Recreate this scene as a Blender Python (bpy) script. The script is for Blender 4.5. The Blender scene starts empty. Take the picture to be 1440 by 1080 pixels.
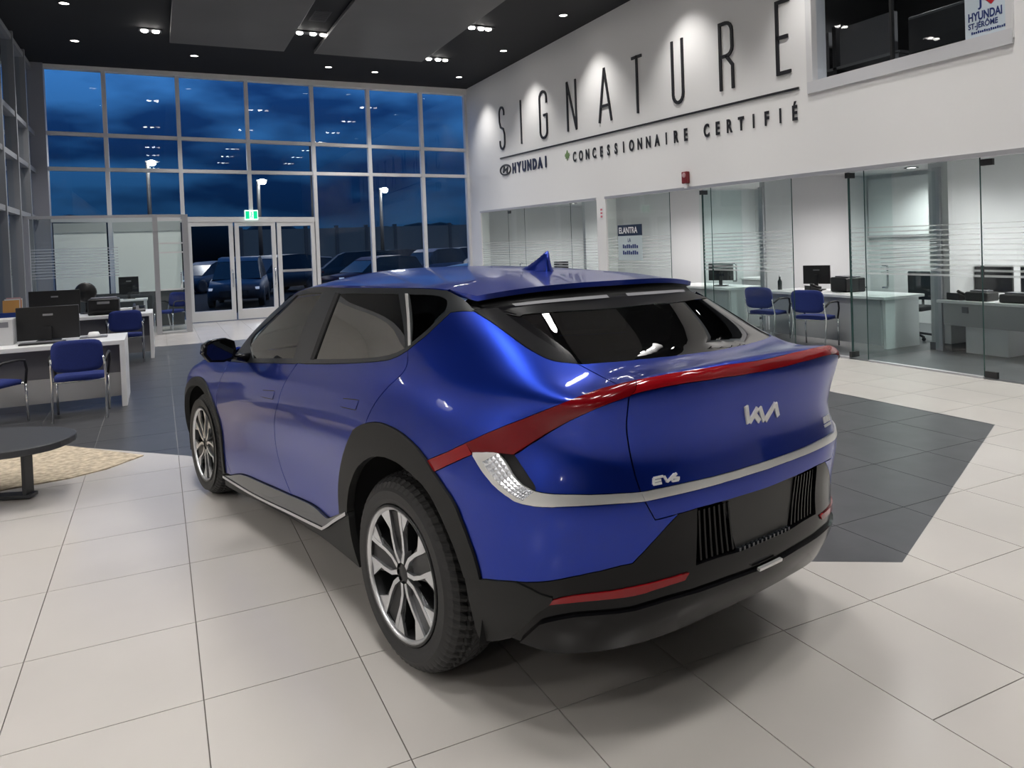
import bpy, bmesh, math, random
import numpy as np
from mathutils import Vector, Matrix
from mathutils.geometry import delaunay_2d_cdt
random.seed(4)
scene = bpy.context.scene
C = scene.collection
PI = math.pi

# ---------------------------------------------------------------- camera
CAMH = 1.681
cam_d = bpy.data.cameras.new('camera'); cam = bpy.data.objects.new('camera', cam_d); C.objects.link(cam)
# rows: camera right, camera down, camera forward in world axes (X along the window wall, Y along the sign wall)
right = Vector((0.9016549587, -0.4309060677, -0.0365827312))
down = Vector((-0.0426201624, -0.0043618295, -0.9990818266))
fwd = Vector((0.4303508535, 0.9023862451, -0.0222981518))
m = Matrix((right, -down, -fwd)).transposed().to_4x4(); m.translation = Vector((0, 0, CAMH))
cam.matrix_world = m
cam_d.sensor_fit = 'HORIZONTAL'; cam_d.sensor_width = 36.0
cam_d.lens = 36.0 * 1042.7 / 1440.0
cam_d.shift_y = -(540.0 - 365.1) / 1440.0
cam_d.clip_start = 0.05; cam_d.clip_end = 400
scene.camera = cam

# ---------------------------------------------------------------- exposure
scene.view_settings.view_transform = 'Standard'
scene.view_settings.look = 'None'
scene.view_settings.gamma = 1.0
scene.view_settings.use_curve_mapping = False
scene.view_settings.exposure = 0.7
scene.cycles.use_denoising = True
scene.cycles.max_bounces = 10
scene.cycles.transparent_max_bounces = 24
scene.cycles.sample_clamp_indirect = 6.0

# ---------------------------------------------------------------- world: dusk sky with streaky clouds
world = bpy.data.worlds.new('dusk_sky'); scene.world = world; world.use_nodes = True
nt = world.node_tree; nt.nodes.clear()
def wn(t, **k):
    n = nt.nodes.new(t)
    for a, b in k.items(): setattr(n, a, b)
    return n
tc = wn('ShaderNodeTexCoord'); sx = wn('ShaderNodeSeparateXYZ'); nt.links.new(tc.outputs['Generated'], sx.inputs[0])
rmp = wn('ShaderNodeValToRGB'); nt.links.new(sx.outputs['Z'], rmp.inputs[0])
rmp.color_ramp.elements[0].position = 0.0; rmp.color_ramp.elements[0].color = (0.0018, 0.010, 0.028, 1)
rmp.color_ramp.elements[1].position = 0.42; rmp.color_ramp.elements[1].color = (0.022, 0.105, 0.34, 1)
e_ = rmp.color_ramp.elements.new(0.12); e_.color = (0.0045, 0.026, 0.082, 1)
mp = wn('ShaderNodeMapping'); mp.inputs['Scale'].default_value = (1.0, 1.0, 3.0); mp.inputs['Rotation'].default_value = (0.25, 0.38, 0.0); mp.inputs['Location'].default_value = (2.2, 0.9, -0.5)
nt.links.new(tc.outputs['Generated'], mp.inputs[0])
nz = wn('ShaderNodeTexNoise'); nz.inputs['Scale'].default_value = 4.6; nz.inputs['Detail'].default_value = 4.0; nz.inputs['Roughness'].default_value = 0.5
nt.links.new(mp.outputs[0], nz.inputs['Vector'])
cr_ = wn('ShaderNodeValToRGB'); nt.links.new(nz.outputs['Fac'], cr_.inputs[0])
cr_.color_ramp.elements[0].position = 0.41; cr_.color_ramp.elements[1].position = 0.60
cr_.color_ramp.elements[0].color = (0.34, 0.36, 0.42, 1); cr_.color_ramp.elements[1].color = (1.75, 1.50, 1.25, 1)
mx = wn('ShaderNodeMix', data_type='RGBA', blend_type='MULTIPLY'); mx.inputs[0].default_value = 1.0
nt.links.new(rmp.outputs[0], mx.inputs[6]); nt.links.new(cr_.outputs[0], mx.inputs[7])
bg = wn('ShaderNodeBackground'); nt.links.new(mx.outputs[2], bg.inputs[0]); bg.inputs[1].default_value = 1.6
wo = wn('ShaderNodeOutputWorld'); nt.links.new(bg.outputs[0], wo.inputs[0])

# lamps of the showroom: strength of one spot of each kind (W)
P_CLUSTER, P_WASH, P_SINGLE, P_OFFICE = 205.0, 110.0, 160.0, 105.0

# ================================================================ helpers
MATS = {}
def mat(name, col=(0.8, 0.8, 0.8), rough=0.5, metal=0.0, coat=0.0, spec=0.5, emit=None, estr=1.0, noise=None, bump=None, trans=0.0, coat_rough=0.03):
    if name in MATS: return MATS[name]
    M = bpy.data.materials.new(name); M.use_nodes = True
    n = M.node_tree.nodes; l = M.node_tree.links; b = n['Principled BSDF']
    b.inputs['Base Color'].default_value = (*col, 1); b.inputs['Roughness'].default_value = rough
    b.inputs['Metallic'].default_value = metal; b.inputs['Coat Weight'].default_value = coat
    b.inputs['Coat Roughness'].default_value = coat_rough; b.inputs['Specular IOR Level'].default_value = spec
    b.inputs['Transmission Weight'].default_value = trans
    if emit: b.inputs['Emission Color'].default_value = (*emit, 1); b.inputs['Emission Strength'].default_value = estr
    if noise:                                     # (scale, amount) mottling of the base colour
        t = n.new('ShaderNodeTexCoord'); z = n.new('ShaderNodeTexNoise'); z.inputs['Scale'].default_value = noise[0]; z.inputs['Detail'].default_value = 5
        l.new(t.outputs['Object'], z.inputs['Vector'])
        r = n.new('ShaderNodeValToRGB'); a = noise[1]
        r.color_ramp.elements[0].position = .3; r.color_ramp.elements[1].position = .7
        r.color_ramp.elements[0].color = (*[c * (1 - a) for c in col], 1); r.color_ramp.elements[1].color = (*[min(1, c * (1 + a)) for c in col], 1)
        l.new(z.outputs['Fac'], r.inputs[0]); l.new(r.outputs[0], b.inputs['Base Color'])
    if bump:                                      # (scale, strength)
        t = n.new('ShaderNodeTexCoord'); z = n.new('ShaderNodeTexNoise'); z.inputs['Scale'].default_value = bump[0]; z.inputs['Detail'].default_value = 3
        l.new(t.outputs['Object'], z.inputs['Vector'])
        q = n.new('ShaderNodeBump'); q.inputs['Strength'].default_value = bump[1]; q.inputs['Distance'].default_value = 0.01
        l.new(z.outputs['Fac'], q.inputs['Height']); l.new(q.outputs[0], b.inputs['Normal'])
    MATS[name] = M; return M
def glassmat(name, tint, refl=0.08, rough=0.0, graze=0.8):
    """thin pane: tinted see-through plus a Fresnel mirror layer"""
    if name in MATS: return MATS[name]
    M = bpy.data.materials.new(name); M.use_nodes = True
    n = M.node_tree.nodes; l = M.node_tree.links; n.clear()
    tr = n.new('ShaderNodeBsdfTransparent'); tr.inputs[0].default_value = (*tint, 1)
    gl = n.new('ShaderNodeBsdfGlossy'); gl.inputs['Roughness'].default_value = rough; gl.inputs[0].default_value = (1, 1, 1, 1)
    fr = n.new('ShaderNodeLayerWeight'); fr.inputs[0].default_value = .5
    pw = n.new('ShaderNodeMath'); pw.operation = 'POWER'; pw.inputs[1].default_value = 5.0; l.new(fr.outputs['Facing'], pw.inputs[0])
    ad = n.new('ShaderNodeMath'); ad.operation = 'MULTIPLY_ADD'; ad.use_clamp = True; ad.inputs[1].default_value = graze; ad.inputs[2].default_value = refl
    l.new(pw.outputs[0], ad.inputs[0])
    mx = n.new('ShaderNodeMixShader'); l.new(ad.outputs[0], mx.inputs[0]); l.new(tr.outputs[0], mx.inputs[1]); l.new(gl.outputs[0], mx.inputs[2])
    o = n.new('ShaderNodeOutputMaterial'); l.new(mx.outputs[0], o.inputs[0])
    MATS[name] = M; return M

def filmmat(name, col, cover):
    """printed film: partly covering diffuse layer"""
    M = bpy.data.materials.new(name); M.use_nodes = True; n = M.node_tree.nodes; l = M.node_tree.links; n.clear()
    d = n.new('ShaderNodeBsdfDiffuse'); d.inputs[0].default_value = (*col, 1); tr = n.new('ShaderNodeBsdfTransparent'); t2 = n.new('ShaderNodeBsdfTranslucent'); t2.inputs[0].default_value = (*col, 1)
    m0 = n.new('ShaderNodeMixShader'); m0.inputs[0].default_value = .5; l.new(d.outputs[0], m0.inputs[1]); l.new(t2.outputs[0], m0.inputs[2])
    m1 = n.new('ShaderNodeMixShader'); m1.inputs[0].default_value = cover; l.new(tr.outputs[0], m1.inputs[1]); l.new(m0.outputs[0], m1.inputs[2])
    o = n.new('ShaderNodeOutputMaterial'); l.new(m1.outputs[0], o.inputs[0]); MATS[name] = M; return M
def link(o, parent=None):
    C.objects.link(o)
    if parent: o.parent = parent
    return o
def tag(o, label=None, cat=None, group=None, kind=None):
    if label: o['label'] = label
    if cat: o['category'] = cat
    if group: o['group'] = group
    if kind: o['kind'] = kind
    return o
def thing(name, label, cat, loc=(0, 0, 0), rz=0.0, group=None):
    o = bpy.data.objects.new(name, None); o.empty_display_size = .1; link(o)
    o.location = loc; o.rotation_euler = (0, 0, rz)
    return tag(o, label, cat, group)
def copy_tree(o, parent=None):
    c = o.copy(); link(c)
    if parent: c.parent = parent; c.matrix_parent_inverse = o.matrix_parent_inverse.copy()
    for ch in o.children: copy_tree(ch, c)
    return c

class MB:
    """collects faces of one mesh"""
    def __init__(s): s.v = []; s.f = []; s.sm = []; s.mi = []
    def add(s, vs, fs, smooth=False, mi=0):
        b = len(s.v); s.v += [tuple(p) for p in vs]
        for f in fs: s.f.append([b + i for i in f]); s.sm.append(smooth); s.mi.append(mi)
        return s
    def box(s, x0, x1, y0, y1, z0, z1, mi=0):
        return s.add([(x, y, z) for z in (z0, z1) for y in (y0, y1) for x in (x0, x1)],
                     [(0, 2, 3, 1), (4, 5, 7, 6), (0, 1, 5, 4), (2, 6, 7, 3), (0, 4, 6, 2), (1, 3, 7, 5)], mi=mi)
    def bar(s, a, b, w, h, up=(0, 0, 1), mi=0):
        """rectangular bar from a to b, w across, h along up"""
        a, b, up = Vector(a), Vector(b), Vector(up); d = (b - a).normalized(); sd = d.cross(up).normalized() * w / 2; u = sd.cross(d).normalized() * h / 2
        vs = [p + i * sd + j * u for p in (a, b) for j in (-1, 1) for i in (-1, 1)]
        return s.add(vs, [(0, 2, 3, 1), (4, 5, 7, 6), (0, 1, 5, 4), (2, 6, 7, 3), (0, 4, 6, 2), (1, 3, 7, 5)], mi=mi)
    def tube(s, pts, r, n=8, cap=True, smooth=True, mi=0, closed=False):
        pts = [Vector(p) for p in pts]; k = len(pts); rs = r if isinstance(r, (list, tuple)) else [r] * k
        vs = []; ref = None
        for i, p in enumerate(pts):
            if closed: t = pts[(i + 1) % k] - pts[i - 1]
            else: t = (pts[min(i + 1, k - 1)] - pts[max(i - 1, 0)])
            t.normalize()
            if ref is None: ref = Vector((0, 0, 1)) if abs(t.z) < .9 else Vector((1, 0, 0))
            a = (ref - t * ref.dot(t)).normalized(); b = t.cross(a); ref = a
            vs += [p + (a * math.cos(q) + b * math.sin(q)) * rs[i] for q in [2 * PI * j / n for j in range(n)]]
        fs = [(i * n + j, i * n + (j + 1) % n, (i + 1) % k * n + (j + 1) % n, (i + 1) % k * n + j) for i in range(k if closed else k - 1) for j in range(n)]
        s.add(vs, fs, smooth, mi)
        if cap and not closed: b = len(s.v) - n * k; s.f += [[b + j for j in range(n)][::-1], [b + (k - 1) * n + j for j in range(n)]]; s.sm += [False] * 2; s.mi += [mi] * 2
        return s
    def lathe(s, prof, n=32, c=(0, 0, 0), axis='z', smooth=True, mi=0, cap=False):
        vs = []
        for r, h in prof:
            for j in range(n):
                q = 2 * PI * j / n; a, b = r * math.cos(q), r * math.sin(q)
                vs.append((c[0] + a, c[1] + b, c[2] + h) if axis == 'z' else ((c[0] + a, c[1] + h, c[2] + b) if axis == 'y' else (c[0] + h, c[1] + a, c[2] + b)))
        k = len(prof)
        fs = [(i * n + j, i * n + (j + 1) % n, (i + 1) * n + (j + 1) % n, (i + 1) * n + j) for i in range(k - 1) for j in range(n)]
        if axis == 'y': fs = [f[::-1] for f in fs]
        s.add(vs, fs, smooth, mi)
        if cap:
            b = len(s.v) - n * k
            for o in (0, (k - 1) * n): s.f.append([b + o + j for j in range(n)]); s.sm.append(False); s.mi.append(mi)
        return s
    def prism(s, poly, z0, z1, fn=None, mi=0):
        """polygon (2D) extruded; fn maps (a,b,h) to 3D"""
        fn = fn or (lambda a, b, h: (a, b, h)); k = len(poly)
        vs = [fn(a, b, z0) for a, b in poly] + [fn(a, b, z1) for a, b in poly]
        fs = [list(range(k))[::-1], list(range(k, 2 * k))] + [(i, (i + 1) % k, k + (i + 1) % k, k + i) for i in range(k)]
        return s.add(vs, fs, mi=mi)
    def sphere(s, c, r, n=12, m=8, sq=(1, 1, 1), mi=0):
        vs = [(c[0] + r * sq[0] * math.sin(PI * i / m) * math.cos(2 * PI * j / n), c[1] + r * sq[1] * math.sin(PI * i / m) * math.sin(2 * PI * j / n), c[2] + r * sq[2] * math.cos(PI * i / m)) for i in range(m + 1) for j in range(n)]
        return s.add(vs, [(i * n + j, (i + 1) * n + j, (i + 1) * n + (j + 1) % n, i * n + (j + 1) % n) for i in range(m) for j in range(n)], True, mi)
    def mesh(s, name, bevel=0.0, seg=2, fix=True):
        me = bpy.data.meshes.new(name); me.from_pydata(s.v, [], s.f)
        me.polygons.foreach_set('use_smooth', s.sm); me.polygons.foreach_set('material_index', s.mi)
        if bevel or fix:
            bm = bmesh.new(); bm.from_mesh(me)
            if fix: bmesh.ops.recalc_face_normals(bm, faces=bm.faces)
            if bevel:
                ed = [e for e in bm.edges if len(e.link_faces) == 2 and e.calc_face_angle(0) > .5]
                r = bmesh.ops.bevel(bm, geom=ed, offset=bevel, segments=seg, profile=.5, affect='EDGES', clamp_overlap=True)
                for f in r['faces']: f.smooth = True
            bm.to_mesh(me); bm.free()
        me.update(); return me
    def build(s, name, material, parent=None, bevel=0.0, seg=2, fix=True, loc=None):
        me = s.mesh(name, bevel, seg, fix)
        for q in (material if isinstance(material, (list, tuple)) else [material]): me.materials.append(q)
        o = bpy.data.objects.new(name, me); link(o, parent)
        if loc: o.location = loc
        return o
def struct(o, label=None): o['kind'] = 'structure'; (label and o.__setitem__('label', label)); return o

FONT = None
def text_obj(name, body, size, material, parent, fn_mat, sx=1.0, depth=0.004, align='LEFT', shear=0.0, offset=0.0):
    """flat lettering as a mesh; fn_mat = 4x4 placing the text plane"""
    cu = bpy.data.curves.new(name, 'FONT'); cu.body = body; cu.size = size; cu.extrude = depth; cu.align_x = align; cu.shear = shear; cu.offset = offset; cu.resolution_u = 4
    to = bpy.data.objects.new(name + '_tmp', cu); C.objects.link(to)
    bpy.context.view_layer.update()
    me = bpy.data.meshes.new_from_object(to.evaluated_get(bpy.context.evaluated_depsgraph_get()))
    bpy.data.objects.remove(to); bpy.data.curves.remove(cu)
    me.transform(fn_mat @ Matrix.Diagonal((sx, 1, 1, 1))); me.materials.clear(); me.materials.append(material); me.name = name
    o = bpy.data.objects.new(name, me); link(o, parent); return o

# ---- common materials
M_WHITEWALL = mat('white_wall_paint', (0.85, 0.84, 0.83), .6, bump=(90, .03))
M_CEIL = mat('charcoal_ceiling_paint', (0.0095, 0.010, 0.012), .75)
M_CPANEL = mat('grey_acoustic_panel', (0.125, 0.12, 0.118), .5, noise=(.5, .12))
M_ALU = mat('brushed_aluminium', (0.52, 0.52, 0.54), .38, .55)
M_FRAME = mat('grey_window_frame', (0.70, 0.695, 0.70), .45, .05)
M_WHITE = mat('white_laminate', (0.82, 0.82, 0.83), .35)
M_GREYLAM = mat('grey_laminate', (0.16, 0.16, 0.18), .5)
M_BLACKP = mat('black_plastic', (0.012, 0.012, 0.013), .4)
M_BLACKM = mat('matt_black', (0.008, 0.008, 0.009), .7)
M_CHROME = mat('chrome', (0.72, 0.73, 0.75), .18, 1.0)
M_BLUEF = mat('blue_fabric', (0.010, 0.025, 0.17), .85, noise=(160, .25), bump=(400, .25))
M_PANE = glassmat('window_pane_glass', (0.84, 0.89, 0.94), .022)
M_PARTG = glassmat('partition_glass', (0.87, 0.935, 0.925), .04, graze=.45)
M_FROST = filmmat('frosted_film', (0.82, 0.85, 0.85), .45)
M_INK = mat('black_lettering', (0.012, 0.012, 0.016), .5)
M_GLOW = mat('lamp_lens', (1, 1, 1), .3, emit=(1.0, 0.97, 0.92), estr=28.0)
M_GLOWS = mat('downlight_lens', (1, 1, 1), .3, emit=(1.0, 0.95, 0.88), estr=9.0)
M_RING = mat('lamp_trim_ring', (0.03, 0.03, 0.033), .5)

# ================================================================ the setting
ZC_ = 6.12; XW = 8.14; YW = 19.8; XL = -2.45
# ---- floor: grout slab with single tiles laid on it
M_GROUT = mat('grout', (0.155, 0.14, 0.125), .9)
M_TILE = mat('polished_beige_tile', (0.505, 0.478, 0.448), .22, spec=.45, noise=(1.3, .035))
M_DTILE = mat('charcoal_slate_tile', (0.060, 0.0615, 0.068), .34, spec=.45, noise=(5, .16))
fb = MB(); fb.box(-8.3, 12.4, -7.2, 19.85, -.16, -.009)
floor = struct(fb.build('floor', M_GROUT), 'polished tile floor of the showroom')
DARK = [(-.9, 7.84), (.16, 6.76), (1.6, 4.6), (2.91, 2.77), (3.32, 2.52), (6.32, 3.89), (6.32, 15.25), (-2.35, 15.25), (-2.35, 9.2)]
def inpoly(p, poly):
    x, y = p; r = False; j = len(poly) - 1
    for i in range(len(poly)):
        (xi, yi), (xj, yj) = poly[i], poly[j]
        if (yi > y) != (yj > y) and x < (xj - xi) * (y - yi) / (yj - yi) + xi: r = not r
        j = i
    return r
def tri_piece(rect, poly, inside):
    """triangles of the part of rect in (or out of) poly"""
    x0, x1, y0, y1 = rect; vs = [Vector(p) for p in ((x0, y0), (x1, y0), (x1, y1), (x0, y1))] + [Vector(p) for p in poly]
    k = len(poly); ed = [(0, 1), (1, 2), (2, 3), (3, 0)] + [(4 + i, 4 + (i + 1) % k) for i in range(k)]
    v, _, f, *_ = delaunay_2d_cdt(vs, ed, [], 0, 1e-5); out = []
    for t in f:
        c = sum((v[i] for i in t), Vector((0, 0))) / len(t)
        if x0 < c.x < x1 and y0 < c.y < y1 and inpoly(c, poly) == inside: out.append([tuple(v[i]) for i in t])
    return out
def tri_solid(tris, z0, z1, mb):
    ec = {}
    for t in tris:
        mb.add([(x, y, z1) for x, y in t], [(0, 1, 2)])
        q = [(round(x, 5), round(y, 5)) for x, y in t]
        for i in range(3): ec.setdefault(frozenset((q[i], q[(i + 1) % 3])), []).append((q[i], q[(i + 1) % 3]))
    for e in ec.values():
        if len(e) == 1: (a, b) = e[0]; mb.add([(*a, z1), (*b, z1), (*b, z0), (*a, z0)], [(0, 3, 2, 1)])
    return mb
gb_ = MB(); tri_solid(tri_piece((-8.0, 8.1, .4, 15.3), [(x + .004 * (1 if x < 0 else -1), y) for x, y in DARK], True), -.0088, -.0035, gb_); gb_.build('grout', mat('light_grout', (.30, .30, .30), .9), floor)
colx = [-.58 - .57 * k for k in range(4, 0, -1)] + [-.58, .085, .68, 1.23, 1.79, 2.32, 2.85] + [2.85 + .575 * k for k in range(1, 11)]
colx[0] = -2.45; colx[-1] = XW
rowy = [.33, .98, 1.66, 2.33, 3.02, 3.68, 4.40] + [4.40 + .675 * k for k in range(1, 23)] + [19.75]
tiles = []
Mw = np.array([list(right), list(down), list(fwd)])
def to_px(p):
    c = Mw @ (np.array(p) - np.array([0, 0, CAMH])); 
    return (1042.7 * c[0] / c[2] + 720, 1042.7 * c[1] / c[2] + 365.1) if c[2] > .1 else (-999, -999)
for i in range(len(colx) - 1):
    for j in range(len(rowy) - 1):
        x0, x1, y0, y1 = colx[i], colx[i + 1], rowy[j], rowy[j + 1]
        if y0 == 1.66 and x1 < 2.33: continue
        if y0 == .98 and x1 < 2.33: y1 = 2.33
        tiles.append((x0, x1, y0, y1))
G_ = .0022
def seen(t):
    ps = [to_px((x, y, 0)) for x in t[:2] for y in t[2:]]
    xs, ys = zip(*ps); return max(xs) > -20 and min(xs) < 1460 and max(ys) > 300 and min(ys) < 1100 and min(xs) > -900
vis = [t for t in tiles if seen(t)]
def size(t): return -((t[0] + t[1]) / 2) ** 2 - ((t[2] + t[3]) / 2) ** 2
vis.sort(key=size, reverse=True)
near = set(vis[:300]); restL, restD = MB(), MB()
for t in tiles:
    x0, x1, y0, y1 = t[0] + G_, t[1] - G_, t[2] + G_, t[3] - G_
    cs = [inpoly(p, DARK) for p in ((x0, y0), (x1, y0), (x1, y1), (x0, y1))]
    cross = any(x0 < p[0] < x1 and y0 < p[1] < y1 for p in DARK) or (any(cs) and not all(cs))
    for dark in (False, True):
        if not cross and all(cs) != dark: continue
        mb = MB() if t in near else (restD if dark else restL)
        if cross:
            tr = tri_piece((x0, x1, y0, y1), DARK, dark)
            if not tr: continue
            tri_solid(tr, -.0085, 0, mb)
        else: mb.box(x0, x1, y0, y1, -.0085, 0)
        if t in near: mb.build('dark_tile' if dark else 'tile', M_DTILE if dark else M_TILE, floor)
if restL.v: tag(restL.build('tile', M_TILE, floor), kind='stuff')
if restD.v: tag(restD.build('dark_tile', M_DTILE, floor), kind='stuff')
# near-camera floor strip behind the lens
nb = MB(); nb.box(-8.2, XW, -7.1, .32, -.0085, 0); nb.box(-8.2, -2.46, .33, 14.9, -.0085, 0); tag(nb.build('tile', M_TILE, floor), kind='stuff')
# office carpet floor
ob = MB(); ob.box(XW + .01, 12.3, -2, 19.7, -.0085, -.0005)
struct(ob.build('office_floor', mat('office_floor_tile', (0.085, 0.088, 0.093), .3, noise=(4, .2))), 'dark grey tile floor inside the glass offices')

# ---- ceiling
cb = MB(); cb.box(-8.3, 12.4, -7.2, 20.0, ZC_, ZC_ + .2)
ceiling = struct(cb.build('ceiling', M_CEIL), 'charcoal painted showroom ceiling')
for (x0, x1) in ((-2.2, -.35), (.40, 2.66), (3.30, 5.80)):
    for (y0, y1) in ((9.5, 16.7), (1.5, 8.8), (-6.0, .8)):
        if x0 < 0 and y1 > 9: continue
        p = MB(); p.box(x0, x1, y0, y1, ZC_ - .10, ZC_ - .02); p.build('ceiling_panel', M_CPANEL, ceiling, bevel=.01)

# ---- wall_right: white sign wall with an office strip below and a mezzanine window
def zh(y): return 2.465 + .0085 * (y - 4.0)              # underside of the header above the glass
wr = MB()
def wall_piece(y0, y1, za0, za1, zb0, zb1):               # (z low, z high) at y0 and at y1
    wr.add([(XW, y0, za0), (XW, y1, zb0), (XW, y1, zb1), (XW, y0, za1), (XW + .25, y0, za0), (XW + .25, y1, zb0), (XW + .25, y1, zb1), (XW + .25, y0, za1)],
           [(0, 1, 2, 3), (4, 7, 6, 5), (0, 4, 5, 1), (3, 2, 6, 7), (0, 3, 7, 4), (1, 5, 6, 2)])
WY0, WY1, WZ0, WZ1 = 4.78, 7.38, 3.63, 5.3
wall_piece(-7.2, WY0, zh(-7.2), ZC_, zh(WY0), ZC_)
wall_piece(WY0, WY1, zh(WY0), WZ0, zh(WY1), WZ0); wall_piece(WY0, WY1, WZ1, ZC_, WZ1, ZC_)
wall_piece(WY1, 18.98, zh(WY1), ZC_, zh(18.98), ZC_); wall_piece(18.98, YW + .1, 0, ZC_, 0, ZC_)
wall_piece(-7.2, -1.0, 0, zh(-7.2), 0, zh(-1))
wall_piece(12.62, 12.96, 0, zh(12.62), 0, zh(12.96))
wall_right = struct(wr.build('wall_right', M_WHITEWALL), 'white painted wall with the large sign lettering')
# closing walls behind and beside the camera
b = MB(); b.box(-8.3, XW, -7.3, -7.2, 0, ZC_); struct(b.build('wall_back', mat('dark_grey_wall', (.05, .052, .058), .5)), 'unseen wall behind the camera, dark grey to keep the tail reflections dark')  # unseen; its dark tone is there for the reflection in the tailgate
b = MB(); b.box(-8.2, -2.7, -7.2, 12.5, 4.0, 4.15); struct(b.build('ceiling_bounce', mat('white_bounce_ceiling', (.82, .82, .82), .7)), 'added white ceiling left of the frame that bounces light onto the car')  # added unseen reflector: brightens the side and haunch of the car
b = MB(); b.box(-8.3, -8.2, -7.2, 12.5, 0, ZC_); struct(b.build('wall_left', M_WHITEWALL), 'unseen wall far to the left of the camera, white to bounce light')  # unseen; made white as a bright reflection for the car side
b = MB(); b.box(-8.3, XL - .1, 12.5, 12.6, 0, ZC_); struct(b.build('wall_side', M_WHITEWALL), 'white return wall to the left of the desks')

# ---- window wall (far): frame bars and one pane per opening
def lerp(a, b, t): return a + (b - a) * t
def zx(zl, zr): return lambda x: lerp(zl, zr, (x + 2.2) / 10.34)
HT, HB, M1, M2, M3 = zx(6.16, 6.13), zx(6.04, 5.95), zx(4.57, 4.38), zx(3.76, 3.64), zx(2.60, 2.40)
win = thing('window_1', None, None)
win['kind'] = 'structure'; win['label'] = 'tall glazed window wall looking out at the dusk car park'
vx = [-2.16, -.98, .59, 2.17, 3.79, 5.28, 6.77, XW - .03]
def zbar(x0, x1, f, w, h, name, y=YW): MB().bar((x0, y, f(x0)), (x1, y, f(x1)), w, h).build(name, M_FRAME, win)
MB().add([(-2.4, YW - .12, HB(-2.4)), (XW, YW - .12, HB(XW)), (XW, YW - .12, ZC_), (-2.4, YW - .12, ZC_), (-2.4, YW + .1, HB(-2.4)), (XW, YW + .1, HB(XW)), (XW, YW + .1, ZC_), (-2.4, YW + .1, ZC_)],
         [(0, 1, 2, 3), (4, 7, 6, 5), (0, 4, 5, 1), (3, 2, 6, 7), (0, 3, 7, 4), (1, 5, 6, 2)]).build('head_beam', mat('light_grey_beam', (0.80, 0.78, 0.76), .5), win)
MB().box(-2.48, -2.16, YW - .2, YW + .1, 0, ZC_).build('corner_column', mat('grey_column', (0.30, 0.30, 0.33), .5), win)
for k in range(len(vx) - 1):
    zbar(vx[k], vx[k + 1], M1, .12, .085, 'transom'); zbar(vx[k], vx[k + 1], M2, .12, .085, 'transom')
for i, x in enumerate(vx[1:]):
    z0 = 0 if x > 3.7 or x < 0 else M3(x)
    MB().box(x - .045, x + .045, YW - .09, YW + .07, z0, HB(x) + .02).build('mullion', M_FRAME, win)
zbar(-2.2, 3.79, M3, .14, .13, 'door_head'); MB().box(3.79, XW, YW - .05, YW + .06, 0, .08).build('sill_bar', M_FRAME, win); MB().box(-2.2, .66, YW - .05, YW + .06, 0, .1).build('sill_bar', M_FRAME, win)
for k in range(len(vx) - 1):
    x0, x1 = vx[k] + .03, vx[k + 1] - .03
    for fa, fb_ in ((M1, HB), (M2, M1), ((M3 if x1 < 3.9 else (lambda x: .06)), M2)):
        MB().add([(x0, YW, fa(x0) + .03), (x1, YW, fa(x1) + .03), (x1, YW, fb_(x1) - .03), (x0, YW, fb_(x0) - .03)], [(0, 1, 2, 3)]).build('pane', M_PANE, win, fix=False)
for x0, x1 in ((-2.16, -.98), (-.98, .64)):
    MB().add([(x0 + .04, YW, .1), (x1 - .04, YW, .1), (x1 - .04, YW, M3(x1) - .06), (x0 + .04, YW, M3(x0) - .06)], [(0, 1, 2, 3)]).build('pane', M_PANE, win, fix=False)
# entrance doors in the window wall
for n, (x0, x1) in enumerate(((.66, 1.72), (1.76, 2.74), (2.78, 3.73))):
    d = thing('door_%d' % (n + 1), None, None, ((x0 + x1) / 2, YW, 0)); d['kind'] = 'structure'
    d['label'] = ['leftmost glazed entrance door leaf in a grey frame', 'middle glazed entrance door leaf under the exit sign', 'right glazed entrance door leaf with a push bar'][n]
    w = (x1 - x0) / 2; top = M3(x0) - .07
    for sx_ in (-1, 1): MB().box(sx_ * w - (.10 if sx_ > 0 else 0), sx_ * w + (0 if sx_ > 0 else .10), -.06, .04, .02, top).build('stile', M_FRAME, d)
    MB().box(-w + .1, w - .1, -.06, .04, top - .1, top).build('top_rail', M_FRAME, d); MB().box(-w + .1, w - .1, -.06, .04, .02, .27).build('bottom_rail', M_FRAME, d)
    MB().add([(-w + .1, 0, .27), (w - .1, 0, .27), (w - .1, 0, top - .1), (-w + .1, 0, top - .1)], [(0, 1, 2, 3)]).build('pane', M_PANE, d, fix=False)
    if n == 2: MB().box(-w + .1, w - .1, -.09, -.03, 1.15, 1.21).build('push_bar', M_ALU, d)
    if n < 2: MB().tube([(w - .05, -.06, .85), (w - .05, -.14, .87), (w - .05, -.14, 1.25), (w - .05, -.06, 1.27)], .015).build('door_handle', M_CHROME, d)

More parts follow.
